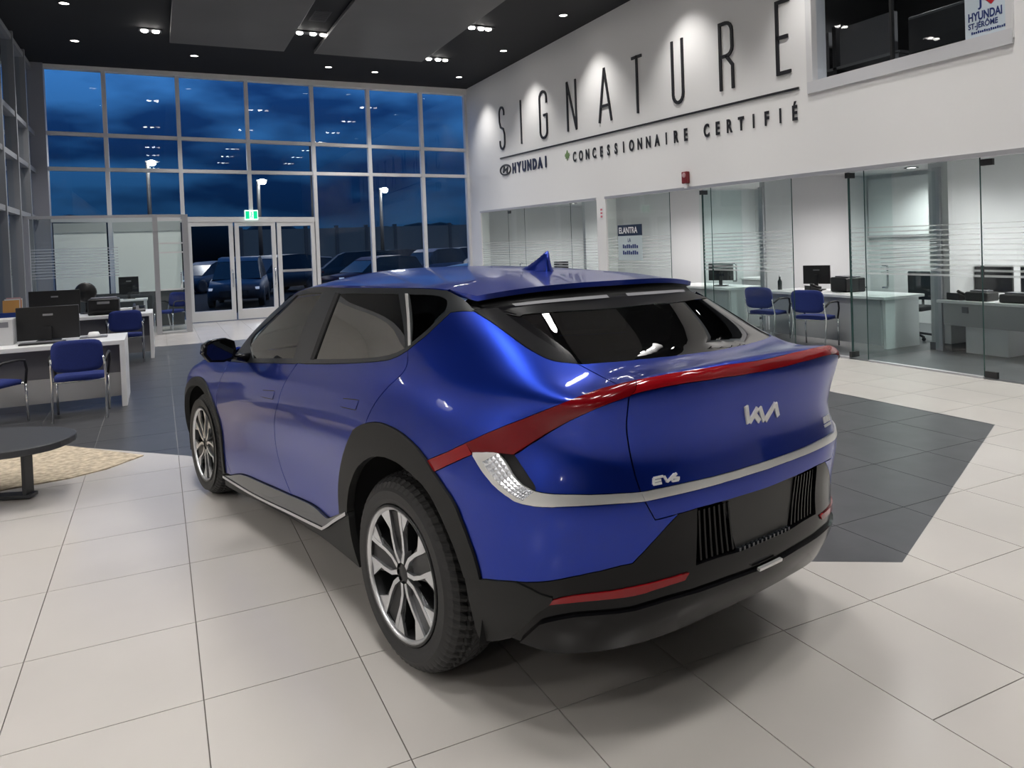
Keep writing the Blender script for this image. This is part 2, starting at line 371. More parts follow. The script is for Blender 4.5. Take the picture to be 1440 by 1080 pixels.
# ---- left glazed wall
M_LFRAME = mat('dull_grey_frame', (.24, .245, .255), .6)
wl = thing('window_2', None, None); wl['kind'] = 'structure'; wl['label'] = 'glazed side wall at the far left edge'
for y in (12.65, 14.1, 15.6, 17.1, 18.5):
    MB().box(XL - .1, XL + .1, y - .045, y + .045, 0, ZC_).build('mullion', M_LFRAME, wl)
for z in (.06, 2.62, 3.68, 4.52, 6.0): MB().box(XL - .08, XL + .08, 12.6, YW - .1, z - .05, z + .05).build('transom', M_LFRAME, wl)
ys = [12.65, 14.1, 15.6, 17.1, 18.5, YW - .1]
for k in range(5):
    for za, zb_ in ((.1, 2.6), (2.64, 3.66), (3.7, 4.5), (4.54, 5.97)):
        MB().add([(XL, ys[k] + .03, za), (XL, ys[k + 1] - .03, za), (XL, ys[k + 1] - .03, zb_), (XL, ys[k] + .03, zb_)], [(0, 1, 2, 3)]).build('pane', M_PANE, wl, fix=False)

# ---- lamps
def spot(o, power, ang=95, blend=.7, size=.06, loc=(0, 0, -.05), aim=None, col=(1.0, 0.975, 0.945)):
    d = bpy.data.lights.new('lamp_light', 'SPOT'); d.energy = power; d.spot_size = math.radians(ang); d.spot_blend = blend; d.shadow_soft_size = size; d.color = col
    l = bpy.data.objects.new('lamp_light', d); link(l, o); l.location = loc
    if aim: l.rotation_euler = Vector(aim).to_track_quat('-Z', 'Y').to_euler()
    return l
def downlight(x, y, label, power, ang=95, aim=None, group=None, z=ZC_, glow=None, r=.075, blend=.7):
    t = thing('downlight', label, 'light', (x, y, z), group=group)
    MB().lathe([(r, 0), (r + .022, -.004), (r + .025, -.012), (r + .004, -.014), (r, -.006)], 20).build('trim_ring', M_RING, t)
    MB().lathe([(.001, -.008), (r, -.006)], 20).build('lens', glow or M_GLOWS, t)
    spot(t, power, ang, blend, aim=aim); return t
def cluster(x, y, label, power, xs=(-.2, .02, .2), group=None, ang=110, z=ZC_):
    t = thing('spotlight_cluster', label, 'light', (x, y, z), group=group)
    MB().box(min(xs) - .11, max(xs) + .11, -.1, .1, -.02, 0).build('housing', M_RING, t, bevel=.005)
    for k, dx in enumerate(xs):
        MB().lathe([(.001, -.05), (.05, -.05), (.062, -.04), (.062, -.02)], 16, (dx, 0, 0)).build('lens', M_GLOW if k < 2 else M_GLOWS, t)
    spot(t, power, ang, .8, size=.4, loc=(0, 0, -.08)); return t
downlight(-1.28, 14.95, 'small recessed downlight at the top left corner of the ceiling', P_SINGLE)
downlight(-1.34, 17.45, 'small recessed downlight near the left glazed wall', P_SINGLE)
downlight(.92, 18.0, 'small recessed downlight between the left ceiling panel and window wall', P_SINGLE)
downlight(3.93, 18.19, 'small recessed downlight in the middle before the window wall', P_SINGLE)
downlight(5.13, 18.38, 'small recessed downlight before the window wall right of the middle', P_SINGLE)
for k, y in enumerate((18.31, 15.52, 12.73, 9.94, 7.15, 4.36, 1.57, -1.2)):
    downlight(7.38, y, 'recessed wall washer above the first letter in the corner' if k == 0 else ('recessed wall washer nearest the wall, second from the window corner' if k == 1 else 'recessed wall washer above the white sign wall beyond the top edge'),
              P_WASH, 88, aim=(.12, 0, -1), group=None if k < 2 else 'wall washers above the frame', blend=.9)
cluster(.05, 16.2, 'pair of spotlights left of the left ceiling panel', P_CLUSTER, (-.1, .1))
cluster(3.03, 15.43, 'three spotlights in the slot between the two grey ceiling panels', P_CLUSTER, (-.25, .02, .22))
cluster(6.17, 16.65, 'three spotlights in the right slot nearer the window wall', P_CLUSTER, (-.21, .02, .2))
cluster(6.15, 14.0, 'three spotlights in the right slot nearer the camera', P_CLUSTER, (-.19, .02, .18))
for x in (.0, 3.03, 6.15):
    for y in (11.4, 8.8, 6.2, 3.6, 1.0, -1.6):
        if y < 0 and x > 1: continue
        cluster(x, y, 'spotlights in the ceiling slots above the car and beyond the top edge', P_CLUSTER, group='spotlight clusters above the frame')
for y in (9.0, 6.0, 3.0, 0.0, -3.0):
    cluster(-4.2, y, 'added spotlights brightening the left part of the showroom from outside the frame', P_CLUSTER * 1.5, group='added spotlight clusters left of the frame', z=4.0, ang=140)  # added unseen lamps, stronger than the rest, to lift the left side
# ceiling details in view
v = thing('ceiling_vent', 'small square grille in the ceiling slot between the panels', 'vent', (2.97, 14.28, ZC_))
MB().box(-.16, .16, -.33, .33, -.012, 0).build('frame', mat('dark_vent_frame', (.05, .05, .055), .6), v, bevel=.004)
for k in range(9): MB().box(-.13, .13, -.29 + k * .066, -.25 + k * .066, -.018, -.010).build('slat', M_RING, v)
e = thing('exit_sign', 'green and white running-man exit sign above the doors', 'sign', (2.16, YW - .16, 2.62))
MB().box(-.16, .16, -.03, .03, -.12, .13).build('housing', mat('exit_white', (.8, .9, .85), .4, emit=(.75, .95, .85), estr=.6), e, bevel=.01)
MB().box(-.14, -.05, -.036, -.03, -.09, .10).build('green_panel', mat('exit_green', (.0, .32, .14), .4, emit=(0, .5, .22), estr=.8), e)
MB().box(.05, .14, -.036, -.03, -.09, .10).build('green_panel', mat('exit_green'), e)
g_ = MB(); g_.sphere((0, -.034, .065), .016, 8, 6); g_.bar((0, -.034, .045), (-.01, -.034, -.01), .012, .03, up=(0, 1, 0)); g_.bar((-.01, -.034, -.01), (.025, -.034, -.07), .012, .018, up=(0, 1, 0)); g_.bar((-.01, -.034, -.01), (-.035, -.034, -.06), .012, .018, up=(0, 1, 0)); g_.bar((0, -.034, .035), (.035, -.034, .01), .01, .014, up=(0, 1, 0))
g_.build('running_figure', mat('exit_green'), e)


# ================================================================ the car
# body surface: a net of feature lines (rows, sill to roof edge) and stations (columns, nose to tail), car metres, x forward from the rear axle
UV_U = [0, 0.6, 1.0, 1.5, 2.1, 2.9, 3.7, 4.4, 4.85, 5.15, 5.35, 5.52, 5.83, 6.13]
UV_V = [0.25, 0.45, 0.64, 0.83, 1.0, 1.15, 1.3, 1.45]
ROWS = [[(3.68,0,0.24),(3.6,0.55,0.24),(3.4,0.82,0.24),(2.9,0.9,0.24),(2.3,0.9,0.2),(1.5,0.9,0.23),(0.7,0.9,0.255),(0,0.9,0.26),(-0.45,0.87,0.262),(-0.68,0.775,0.272),(-0.8,0.66,0.285),(-0.875,0.52,0.3),(-0.93,0.26,0.32),(-0.945,0,0.325)],
 [(3.79,0,0.42),(3.7,0.58,0.42),(3.42,0.88,0.43),(2.9,0.945,0.44),(2.3,0.925,0.4),(1.5,0.91,0.42),(0.7,0.915,0.43),(0,0.955,0.44),(-0.45,0.925,0.44),(-0.71,0.84,0.44),(-0.845,0.715,0.445),(-0.93,0.57,0.45),(-0.995,0.29,0.455),(-1.01,0,0.455)],
 [(3.8,0,0.6),(3.7,0.6,0.6),(3.42,0.89,0.62),(2.9,0.95,0.63),(2.3,0.925,0.6),(1.5,0.915,0.61),(0.7,0.92,0.62),(0,0.965,0.63),(-0.45,0.935,0.63),(-0.72,0.845,0.62),(-0.855,0.72,0.615),(-0.94,0.575,0.615),(-1.005,0.29,0.615),(-1.02,0,0.615)],
 [(3.76,0,0.74),(3.64,0.6,0.74),(3.41,0.885,0.76),(2.9,0.94,0.79),(2.3,0.942,0.8),(1.5,0.944,0.82),(0.7,0.948,0.835),(0,0.965,0.84),(-0.45,0.933,0.83),(-0.735,0.85,0.81),(-0.88,0.73,0.8),(-0.96,0.585,0.8),(-1.015,0.295,0.8),(-1.03,0,0.8)],
 [(3.6,0,0.84),(3.5,0.55,0.84),(3.32,0.86,0.87),(2.9,0.9,0.91),(2.3,0.905,0.95),(1.5,0.918,0.985),(0.7,0.925,1.02),(0,0.93,1.04),(-0.45,0.88,1.02),(-0.735,0.79,0.99),(-0.872,0.695,0.975),(-0.948,0.575,0.97),(-1.005,0.29,0.97),(-1.015,0,0.97)],
 [(3.4,0,0.9),(3.3,0.5,0.9),(3.18,0.76,0.945),(2.85,0.83,0.985),(2.3,0.84,1.03),(1.5,0.86,1.075),(0.7,0.865,1.13),(0,0.845,1.2),(-0.45,0.79,1.17),(-0.76,0.755,1.12),(-0.905,0.715,1.13),(-0.97,0.6,1.165),(-1.02,0.3,1.185),(-1.03,0,1.19)],
 [(3.2,0,0.95),(3.1,0.4,0.95),(2.98,0.6,0.96),(2.74,0.75,1),(2.12,0.765,1.225),(1.42,0.775,1.285),(0.68,0.775,1.315),(-0.04,0.755,1.335),(-0.42,0.7,1.27),(-0.66,0.63,1.2),(-0.73,0.57,1.195),(-0.77,0.5,1.195),(-0.8,0.25,1.21),(-0.81,0,1.215)],
 [(3,0,0.99),(2.95,0.35,0.99),(2.85,0.5,1),(2.64,0.67,1.02),(1.84,0.675,1.41),(1.25,0.68,1.485),(0.65,0.68,1.48),(0,0.67,1.455),(-0.22,0.61,1.415),(-0.3,0.56,1.405),(-0.33,0.52,1.41),(-0.35,0.45,1.42),(-0.37,0.23,1.44),(-0.37,0,1.445)]]
UV = {'belt':[(1.992,1.108),(2.1,1.111),(2.199,1.113),(2.302,1.116),(2.422,1.119),(2.563,1.124),(2.715,1.129),(2.864,1.134),(3.003,1.139),(3.132,1.142),(3.257,1.145),(3.376,1.147),(3.491,1.148),(3.602,1.148),(3.71,1.147),(3.812,1.145),(3.903,1.143),(3.984,1.142),(4.057,1.142),(4.119,1.143),(4.168,1.145),(4.2,1.147),(4.221,1.15),(4.236,1.154),(4.251,1.158),(4.268,1.163),(4.282,1.17),(4.295,1.177),(4.308,1.184)],
 'belt2':[(4.308,1.184),(4.315,1.191),(4.322,1.198),(4.328,1.205),(4.335,1.213),(4.343,1.222),(4.352,1.231),(4.361,1.241),(4.368,1.251),(4.375,1.262),(4.382,1.273),(4.389,1.285),(4.398,1.298),(4.409,1.313),(4.422,1.33),(4.438,1.347),(4.455,1.365)],
 'qtop':[(4.455,1.365),(4.476,1.369),(4.498,1.374),(4.52,1.378),(4.543,1.382),(4.567,1.386),(4.592,1.389),(4.618,1.392),(4.644,1.396)],
 'dplate':[(4.644,1.396),(4.679,1.391),(4.712,1.386),(4.743,1.381),(4.774,1.376),(4.804,1.37),(4.832,1.363),(4.858,1.357),(4.882,1.351),(4.905,1.345),(4.927,1.339),(4.948,1.334),(4.969,1.329),(4.991,1.325),(5.012,1.322),(5.034,1.319),(5.054,1.317),(5.074,1.316),(5.092,1.316),(5.113,1.316),(5.137,1.317),(5.167,1.318),(5.203,1.319),(5.241,1.318),(5.28,1.317)],
 'tgap_up':[(5.28,1.317),(5.311,1.308),(5.341,1.297),(5.369,1.286),(5.392,1.273),(5.41,1.259),(5.425,1.243),(5.438,1.223),(5.452,1.196)],
 'lamptop':[(5.452,1.196),(5.43,1.199),(5.409,1.202),(5.383,1.203),(5.348,1.201),(5.298,1.191),(5.246,1.17),(5.199,1.143),(5.16,1.118),(5.13,1.099),(5.105,1.082),(5.082,1.067),(5.059,1.053),(5.035,1.039),(5.012,1.026),(4.988,1.013),(4.963,0.999),(4.936,0.985),(4.908,0.97),(4.879,0.954),(4.847,0.938)],
 'lamptop2':[(4.847,0.938),(4.827,0.928),(4.806,0.918),(4.784,0.907),(4.76,0.896),(4.734,0.885),(4.707,0.874),(4.677,0.862),(4.647,0.85)],
 'lamptip':[(4.647,0.85),(4.654,0.847),(4.661,0.844),(4.668,0.84),(4.674,0.837),(4.681,0.834),(4.688,0.831),(4.695,0.828),(4.701,0.825)],
 'lampbot2':[(4.701,0.825),(4.725,0.836),(4.748,0.846),(4.77,0.857),(4.793,0.867),(4.816,0.878),(4.84,0.89),(4.863,0.901),(4.884,0.912)],
 'lampjoint':[(4.884,0.912),(4.88,0.915),(4.876,0.918),(4.871,0.922),(4.867,0.925),(4.862,0.929),(4.857,0.932),(4.852,0.935),(4.847,0.938)],
 'lampbot_a':[(4.883,0.917),(4.902,0.921),(4.921,0.924),(4.94,0.928),(4.96,0.931),(4.981,0.934),(5.004,0.935),(5.027,0.937),(5.05,0.939)],
 'lampbot_b':[(5.05,0.939),(5.07,0.954),(5.091,0.971),(5.112,0.987),(5.134,1.004),(5.156,1.021),(5.181,1.038),(5.208,1.056),(5.239,1.074),(5.276,1.091),(5.317,1.105),(5.357,1.115),(5.392,1.119),(5.421,1.122),(5.446,1.122),(5.47,1.123),(5.494,1.123)],
 'lampright':[(5.494,1.123),(5.5,1.126),(5.506,1.13),(5.512,1.133),(5.517,1.138),(5.52,1.145),(5.523,1.154),(5.526,1.166),(5.531,1.181)],
 'lamptop_r':[(5.531,1.181),(5.452,1.196)],
 'tgap':[(5.494,1.123),(5.491,1.111),(5.488,1.1),(5.486,1.09),(5.484,1.081),(5.482,1.072),(5.48,1.064),(5.479,1.056),(5.478,1.047),(5.478,1.037),(5.479,1.026),(5.481,1.015),(5.483,1.004),(5.485,0.994),(5.487,0.985),(5.489,0.976),(5.492,0.965),(5.495,0.954),(5.498,0.941),(5.502,0.927),(5.505,0.913),(5.509,0.899),(5.514,0.884),(5.518,0.87),(5.522,0.855)],
 'tgap2':[(5.522,0.855),(5.525,0.846),(5.528,0.838),(5.532,0.83),(5.535,0.822),(5.539,0.813),(5.544,0.804),(5.548,0.796),(5.553,0.787),(5.558,0.778),(5.563,0.769),(5.568,0.76),(5.573,0.751)],
 'silv_top':[(5.522,0.855),(5.495,0.856),(5.47,0.857),(5.444,0.858),(5.419,0.858),(5.393,0.858),(5.368,0.858),(5.342,0.857),(5.316,0.857),(5.287,0.856),(5.256,0.854),(5.226,0.852),(5.202,0.851),(5.185,0.851),(5.174,0.851),(5.166,0.852),(5.156,0.852)],
 'silv_in':[(5.156,0.852),(5.15,0.853),(5.145,0.854),(5.14,0.856),(5.134,0.857),(5.127,0.859),(5.119,0.861),(5.11,0.863),(5.102,0.866),(5.094,0.87),(5.085,0.874),(5.076,0.879),(5.067,0.885),(5.058,0.891),(5.049,0.899),(5.04,0.906),(5.03,0.913),(5.021,0.919),(5.012,0.924),(5.003,0.929),(4.994,0.934)],
 'silv_up':[(4.994,0.934),(4.986,0.934),(4.979,0.933),(4.971,0.933),(4.96,0.931),(4.944,0.929),(4.926,0.925),(4.906,0.922),(4.886,0.918)],
 'silv_bot':[(4.889,0.908),(4.904,0.898),(4.918,0.888),(4.933,0.878),(4.947,0.869),(4.962,0.861),(4.977,0.853),(4.991,0.845),(5.006,0.839),(5.02,0.833),(5.035,0.828),(5.049,0.823),(5.061,0.82),(5.07,0.817),(5.078,0.814),(5.086,0.812),(5.095,0.811),(5.107,0.81),(5.119,0.809),(5.132,0.809),(5.146,0.809),(5.161,0.809),(5.175,0.81),(5.191,0.811),(5.207,0.813),(5.224,0.814),(5.24,0.817),(5.258,0.819),(5.279,0.821),(5.303,0.823),(5.329,0.825),(5.357,0.826),(5.387,0.827),(5.42,0.827),(5.457,0.826),(5.495,0.824),(5.535,0.822)],
 'mesh_r':[(5.05,0.939),(5.067,0.927),(5.084,0.915),(5.1,0.904),(5.114,0.894),(5.124,0.886),(5.133,0.88),(5.141,0.874),(5.147,0.869),(5.151,0.864),(5.153,0.86),(5.154,0.856),(5.156,0.852)],
 'arch_out_f':[(4.063,0.869),(4.047,0.855),(4.029,0.841),(4.01,0.826),(3.991,0.81),(3.972,0.793),(3.951,0.774),(3.93,0.755),(3.909,0.734),(3.888,0.714),(3.869,0.692),(3.85,0.671),(3.835,0.649),(3.822,0.628),(3.813,0.607),(3.807,0.586),(3.804,0.564),(3.803,0.542),(3.804,0.52),(3.806,0.498),(3.807,0.475)],
 'arch_out':[(4.063,0.869),(4.075,0.873),(4.087,0.878),(4.099,0.883),(4.112,0.887),(4.125,0.891),(4.139,0.895),(4.154,0.899),(4.171,0.903),(4.192,0.907),(4.214,0.911),(4.237,0.915),(4.259,0.917),(4.281,0.919),(4.301,0.921),(4.322,0.921),(4.344,0.921),(4.368,0.92),(4.393,0.919),(4.418,0.917),(4.442,0.915),(4.467,0.911),(4.492,0.907),(4.515,0.902),(4.535,0.898),(4.552,0.894),(4.565,0.89),(4.578,0.886),(4.592,0.882),(4.606,0.876),(4.621,0.87),(4.636,0.863),(4.65,0.857),(4.664,0.849),(4.677,0.841),(4.689,0.833),(4.701,0.825)],
 'arch_out_r':[(4.701,0.825),(4.719,0.815),(4.736,0.804),(4.753,0.794),(4.768,0.784),(4.782,0.775),(4.795,0.767),(4.806,0.758),(4.817,0.748),(4.827,0.737),(4.835,0.726),(4.842,0.713),(4.85,0.699),(4.859,0.683),(4.869,0.666),(4.878,0.648),(4.886,0.631),(4.894,0.616),(4.901,0.601),(4.908,0.587),(4.913,0.573),(4.918,0.559),(4.923,0.546),(4.926,0.532),(4.93,0.518)],
 'arch_in':[(3.941,0.229),(3.937,0.265),(3.931,0.3),(3.925,0.335),(3.922,0.371),(3.92,0.408),(3.919,0.445),(3.917,0.479),(3.916,0.51),(3.919,0.538),(3.927,0.565),(3.938,0.59),(3.95,0.612),(3.964,0.631),(3.979,0.648),(3.996,0.663),(4.013,0.678),(4.029,0.692),(4.046,0.705),(4.062,0.716),(4.078,0.727),(4.093,0.736),(4.107,0.744),(4.123,0.751),(4.14,0.759),(4.159,0.768),(4.181,0.777),(4.203,0.785),(4.223,0.792),(4.24,0.797),(4.256,0.801),(4.272,0.804),(4.289,0.807),(4.307,0.81),(4.325,0.812),(4.343,0.814),(4.363,0.816),(4.386,0.816),(4.411,0.816),(4.434,0.815),(4.455,0.814),(4.472,0.812),(4.487,0.81),(4.5,0.807),(4.514,0.804),(4.528,0.802),(4.541,0.799),(4.554,0.797),(4.569,0.793),(4.586,0.788),(4.604,0.783),(4.623,0.778),(4.64,0.771),(4.656,0.763),(4.672,0.755),(4.687,0.745),(4.704,0.731),(4.723,0.712),(4.743,0.69),(4.761,0.666),(4.777,0.644),(4.79,0.625),(4.802,0.608),(4.812,0.591),(4.821,0.574),(4.829,0.557),(4.837,0.54),(4.844,0.523),(4.85,0.505)],
 'rdoor_rear':[(4.308,1.184),(4.325,1.17),(4.342,1.156),(4.356,1.143),(4.365,1.131),(4.369,1.121),(4.369,1.111),(4.366,1.102),(4.359,1.091),(4.348,1.08),(4.333,1.069),(4.315,1.057),(4.298,1.044),(4.282,1.03),(4.265,1.016),(4.248,1.001),(4.232,0.986),(4.219,0.972),(4.207,0.958),(4.196,0.945),(4.187,0.933),(4.179,0.923),(4.174,0.916),(4.17,0.908),(4.165,0.901)],
 'bl':[(3.197,1.146),(3.194,1.144),(3.191,1.144),(3.188,1.141),(3.183,1.132),(3.177,1.111),(3.172,1.077),(3.167,1.035),(3.157,1.001),(3.146,0.977),(3.137,0.957),(3.128,0.94),(3.118,0.924),(3.11,0.908),(3.103,0.893),(3.096,0.879),(3.088,0.866),(3.076,0.852),(3.063,0.838),(3.05,0.825),(3.038,0.81),(3.027,0.796),(3.017,0.781),(3.008,0.765),(2.997,0.746),(2.985,0.724),(2.973,0.7),(2.962,0.673),(2.958,0.646),(2.961,0.618),(2.971,0.589),(2.987,0.56),(3.009,0.53),(3.038,0.501),(3.072,0.471),(3.107,0.441),(3.14,0.41)],
 'fdoor_front':[(1.992,1.108),(2.01,1.066),(2.019,1.022),(2.013,0.986),(2.002,0.959),(1.992,0.94),(1.983,0.924),(1.977,0.91),(1.971,0.894),(1.965,0.876),(1.959,0.858),(1.953,0.838),(1.946,0.816),(1.938,0.789),(1.927,0.759),(1.916,0.729),(1.907,0.701),(1.901,0.678),(1.899,0.657),(1.901,0.638),(1.905,0.617),(1.912,0.593),(1.921,0.569),(1.933,0.544),(1.947,0.522),(1.962,0.503),(1.98,0.487),(2,0.469),(2.022,0.449),(2.047,0.425),(2.073,0.397),(2.097,0.368),(2.119,0.338)],
 'door_bot_f':[(2.119,0.338),(2.186,0.356),(2.248,0.372),(2.311,0.386),(2.382,0.396),(2.464,0.401),(2.552,0.402),(2.644,0.402),(2.739,0.402),(2.838,0.403),(2.94,0.404),(3.042,0.407),(3.14,0.41)],
 'door_bot_r':[(3.14,0.41),(3.201,0.414),(3.262,0.418),(3.319,0.421),(3.369,0.424),(3.409,0.426),(3.441,0.426),(3.47,0.426),(3.5,0.424),(3.534,0.421),(3.569,0.415),(3.602,0.411),(3.631,0.41),(3.655,0.413),(3.674,0.419),(3.693,0.428),(3.713,0.436),(3.736,0.445),(3.759,0.455),(3.783,0.465),(3.807,0.475)],
 'sill_top':[(1.964,0.303),(2.119,0.338)],
 'chrome1':[(1.964,0.303),(2.051,0.309),(2.131,0.313),(2.211,0.315),(2.295,0.316),(2.381,0.315),(2.468,0.313),(2.558,0.311),(2.652,0.31),(2.752,0.309),(2.854,0.31),(2.959,0.312),(3.067,0.316),(3.189,0.32),(3.319,0.326),(3.437,0.333),(3.522,0.34),(3.564,0.343),(3.577,0.344),(3.581,0.347),(3.597,0.355),(3.631,0.372),(3.671,0.394),(3.714,0.418),(3.755,0.44),(3.795,0.46),(3.834,0.478),(3.874,0.496),(3.912,0.514)],
 'chrome1b':[(1.948,0.281),(2.037,0.289),(2.119,0.293),(2.2,0.296),(2.285,0.297),(2.372,0.297),(2.46,0.296),(2.551,0.295),(2.646,0.293),(2.746,0.293),(2.849,0.293),(2.955,0.295),(3.063,0.298),(3.185,0.302),(3.315,0.307),(3.432,0.314),(3.518,0.32),(3.562,0.324),(3.577,0.326),(3.584,0.33),(3.602,0.339),(3.637,0.356),(3.677,0.378),(3.719,0.402),(3.761,0.423),(3.8,0.443),(3.839,0.461),(3.877,0.479),(3.914,0.496)],
 'sill_bot':[(1.918,0.216),(1.997,0.226),(2.061,0.232),(2.143,0.24),(2.272,0.25),(2.466,0.262),(2.691,0.27),(2.9,0.276),(3.059,0.28),(3.166,0.279),(3.246,0.275),(3.31,0.27),(3.366,0.267),(3.41,0.267),(3.441,0.268),(3.472,0.269),(3.515,0.268),(3.579,0.264),(3.654,0.259),(3.727,0.253),(3.788,0.248),(3.834,0.243),(3.872,0.238),(3.906,0.233),(3.941,0.229)],
 'farch_out':[(1.196,0.851),(1.212,0.867),(1.222,0.884),(1.234,0.898),(1.255,0.906),(1.288,0.907),(1.325,0.904),(1.363,0.897),(1.401,0.886),(1.439,0.87),(1.479,0.85),(1.518,0.83),(1.553,0.812),(1.582,0.798),(1.608,0.785),(1.632,0.77),(1.658,0.751),(1.684,0.729),(1.71,0.703),(1.734,0.675),(1.759,0.645),(1.786,0.609),(1.816,0.57),(1.847,0.533),(1.873,0.501),(1.895,0.478),(1.915,0.46),(1.932,0.443),(1.948,0.423),(1.963,0.398),(1.975,0.372),(1.985,0.344),(1.993,0.315)],
 'farch_in':[(1.126,0.673),(1.126,0.686),(1.115,0.703),(1.06,0.71),(1.168,0.735),(1.215,0.748),(1.251,0.757),(1.282,0.762),(1.309,0.766),(1.333,0.768),(1.354,0.769),(1.376,0.768),(1.401,0.763),(1.428,0.755),(1.456,0.744),(1.486,0.732),(1.516,0.718),(1.547,0.703),(1.579,0.687),(1.609,0.67),(1.635,0.651),(1.653,0.631),(1.668,0.61),(1.682,0.588),(1.701,0.566),(1.724,0.543),(1.75,0.521),(1.777,0.498),(1.803,0.476),(1.83,0.455),(1.857,0.435),(1.883,0.414),(1.905,0.393),(1.923,0.371),(1.938,0.349),(1.952,0.326),(1.964,0.303)],
 'bump_top':[(4.93,0.518),(4.95,0.522),(4.969,0.525),(4.987,0.528),(5.006,0.53),(5.026,0.534),(5.046,0.537),(5.065,0.54),(5.082,0.542),(5.093,0.543),(5.102,0.544),(5.111,0.545),(5.124,0.546),(5.143,0.549),(5.166,0.552),(5.19,0.556),(5.212,0.56),(5.234,0.564),(5.255,0.569),(5.276,0.574),(5.297,0.579),(5.319,0.583),(5.341,0.588),(5.362,0.592),(5.382,0.595),(5.402,0.599),(5.42,0.603),(5.437,0.606),(5.453,0.609),(5.465,0.61),(5.475,0.611),(5.484,0.612),(5.493,0.613)],
 'bump_diag':[(5.493,0.613),(5.513,0.632),(5.534,0.65),(5.554,0.668),(5.576,0.686),(5.598,0.704),(5.62,0.721),(5.644,0.738),(5.668,0.755)],
 'tg_bot':[(5.573,0.751),(5.596,0.752),(5.62,0.753),(5.644,0.754),(5.668,0.755),(5.69,0.755),(5.71,0.756),(5.731,0.757),(5.756,0.758),(5.785,0.758),(5.817,0.757),(5.853,0.757),(5.894,0.756),(5.94,0.756),(5.993,0.756),(6.051,0.755),(6.11,0.754)],
 'recL':[(5.756,0.758),(5.755,0.737),(5.755,0.716),(5.755,0.695),(5.755,0.672),(5.754,0.646),(5.753,0.618),(5.751,0.587),(5.749,0.557)],
 'rec_bot':[(5.749,0.557),(5.776,0.558),(5.803,0.559),(5.83,0.559),(5.858,0.559),(5.885,0.558),(5.912,0.556),(5.94,0.554),(5.971,0.552),(6.005,0.553),(6.041,0.554),(6.08,0.555),(6.12,0.555)],
 'plL':[(5.886,0.754),(5.891,0.743),(5.896,0.733),(5.901,0.721),(5.909,0.702),(5.921,0.674),(5.935,0.638),(5.949,0.599),(5.963,0.559)],
 'corner_top':[(4.85,0.505),(4.869,0.508),(4.885,0.511),(4.904,0.514),(4.93,0.518),(4.965,0.525),(5.004,0.531),(5.044,0.537),(5.082,0.542)],
 'corner_r':[(5.082,0.542),(5.096,0.539),(5.111,0.536),(5.125,0.532),(5.138,0.529),(5.15,0.525),(5.162,0.52),(5.173,0.516),(5.183,0.513),(5.194,0.51),(5.204,0.508),(5.214,0.506),(5.224,0.504)],
 'corner_r2':[(5.224,0.504),(5.222,0.498),(5.22,0.491),(5.217,0.484),(5.211,0.477),(5.201,0.468),(5.188,0.458),(5.173,0.448),(5.16,0.436),(5.147,0.424),(5.136,0.411),(5.123,0.397),(5.107,0.382),(5.087,0.364),(5.064,0.344),(5.038,0.322),(5.011,0.299)],
 'corner_b':[(5.011,0.299),(4.993,0.292),(4.975,0.283),(4.955,0.275),(4.936,0.267),(4.916,0.26),(4.896,0.254),(4.876,0.248),(4.854,0.241)],
 'corner_l':[(4.854,0.241),(4.849,0.243),(4.843,0.245),(4.838,0.249),(4.836,0.257),(4.836,0.272),(4.839,0.292),(4.842,0.314),(4.846,0.339),(4.85,0.368),(4.853,0.4),(4.854,0.43),(4.854,0.453),(4.853,0.47),(4.852,0.483),(4.851,0.494),(4.85,0.505)],
 'refl_top':[(5.222,0.495),(5.24,0.5),(5.256,0.505),(5.275,0.509),(5.296,0.513),(5.324,0.516),(5.355,0.519),(5.387,0.521),(5.414,0.522),(5.436,0.524),(5.455,0.525),(5.473,0.527),(5.492,0.528),(5.512,0.53),(5.532,0.531),(5.553,0.532),(5.578,0.534),(5.607,0.536),(5.64,0.537),(5.676,0.539),(5.713,0.539)],
 'refl_bot':[(5.693,0.514),(5.662,0.512),(5.632,0.511),(5.604,0.508),(5.577,0.506),(5.555,0.503),(5.535,0.499),(5.515,0.497),(5.492,0.495),(5.464,0.494),(5.435,0.494),(5.404,0.494),(5.374,0.493),(5.343,0.492),(5.31,0.49),(5.279,0.487),(5.254,0.484),(5.237,0.482),(5.227,0.48),(5.22,0.479),(5.211,0.477)],
 'lip_top':[(5.168,0.403),(5.178,0.407),(5.187,0.411),(5.197,0.415),(5.211,0.419),(5.229,0.425),(5.249,0.43),(5.271,0.435),(5.293,0.439),(5.318,0.441),(5.344,0.442),(5.37,0.442),(5.395,0.442),(5.419,0.441),(5.441,0.44),(5.465,0.44),(5.491,0.44),(5.521,0.444),(5.555,0.448),(5.591,0.452),(5.626,0.454),(5.658,0.454),(5.689,0.453),(5.72,0.451),(5.755,0.45),(5.795,0.45),(5.838,0.449),(5.882,0.449),(5.926,0.449),(5.967,0.447),(6.008,0.445),(6.049,0.443),(6.093,0.44)],
 'chrT':[(5.522,0.855),(5.551,0.856),(5.581,0.858),(5.612,0.858),(5.646,0.859),(5.684,0.859),(5.724,0.859),(5.765,0.858),(5.805,0.857),(5.84,0.856),(5.871,0.856),(5.904,0.856),(5.939,0.856),(5.979,0.856),(6.023,0.857),(6.069,0.857),(6.117,0.857)],
 'chrB':[(5.535,0.822),(5.564,0.823),(5.594,0.824),(5.626,0.825),(5.658,0.825),(5.693,0.825),(5.729,0.825),(5.765,0.825),(5.801,0.825),(5.834,0.825),(5.866,0.825),(5.899,0.826),(5.934,0.826),(5.975,0.826),(6.019,0.827),(6.066,0.827),(6.114,0.826)],
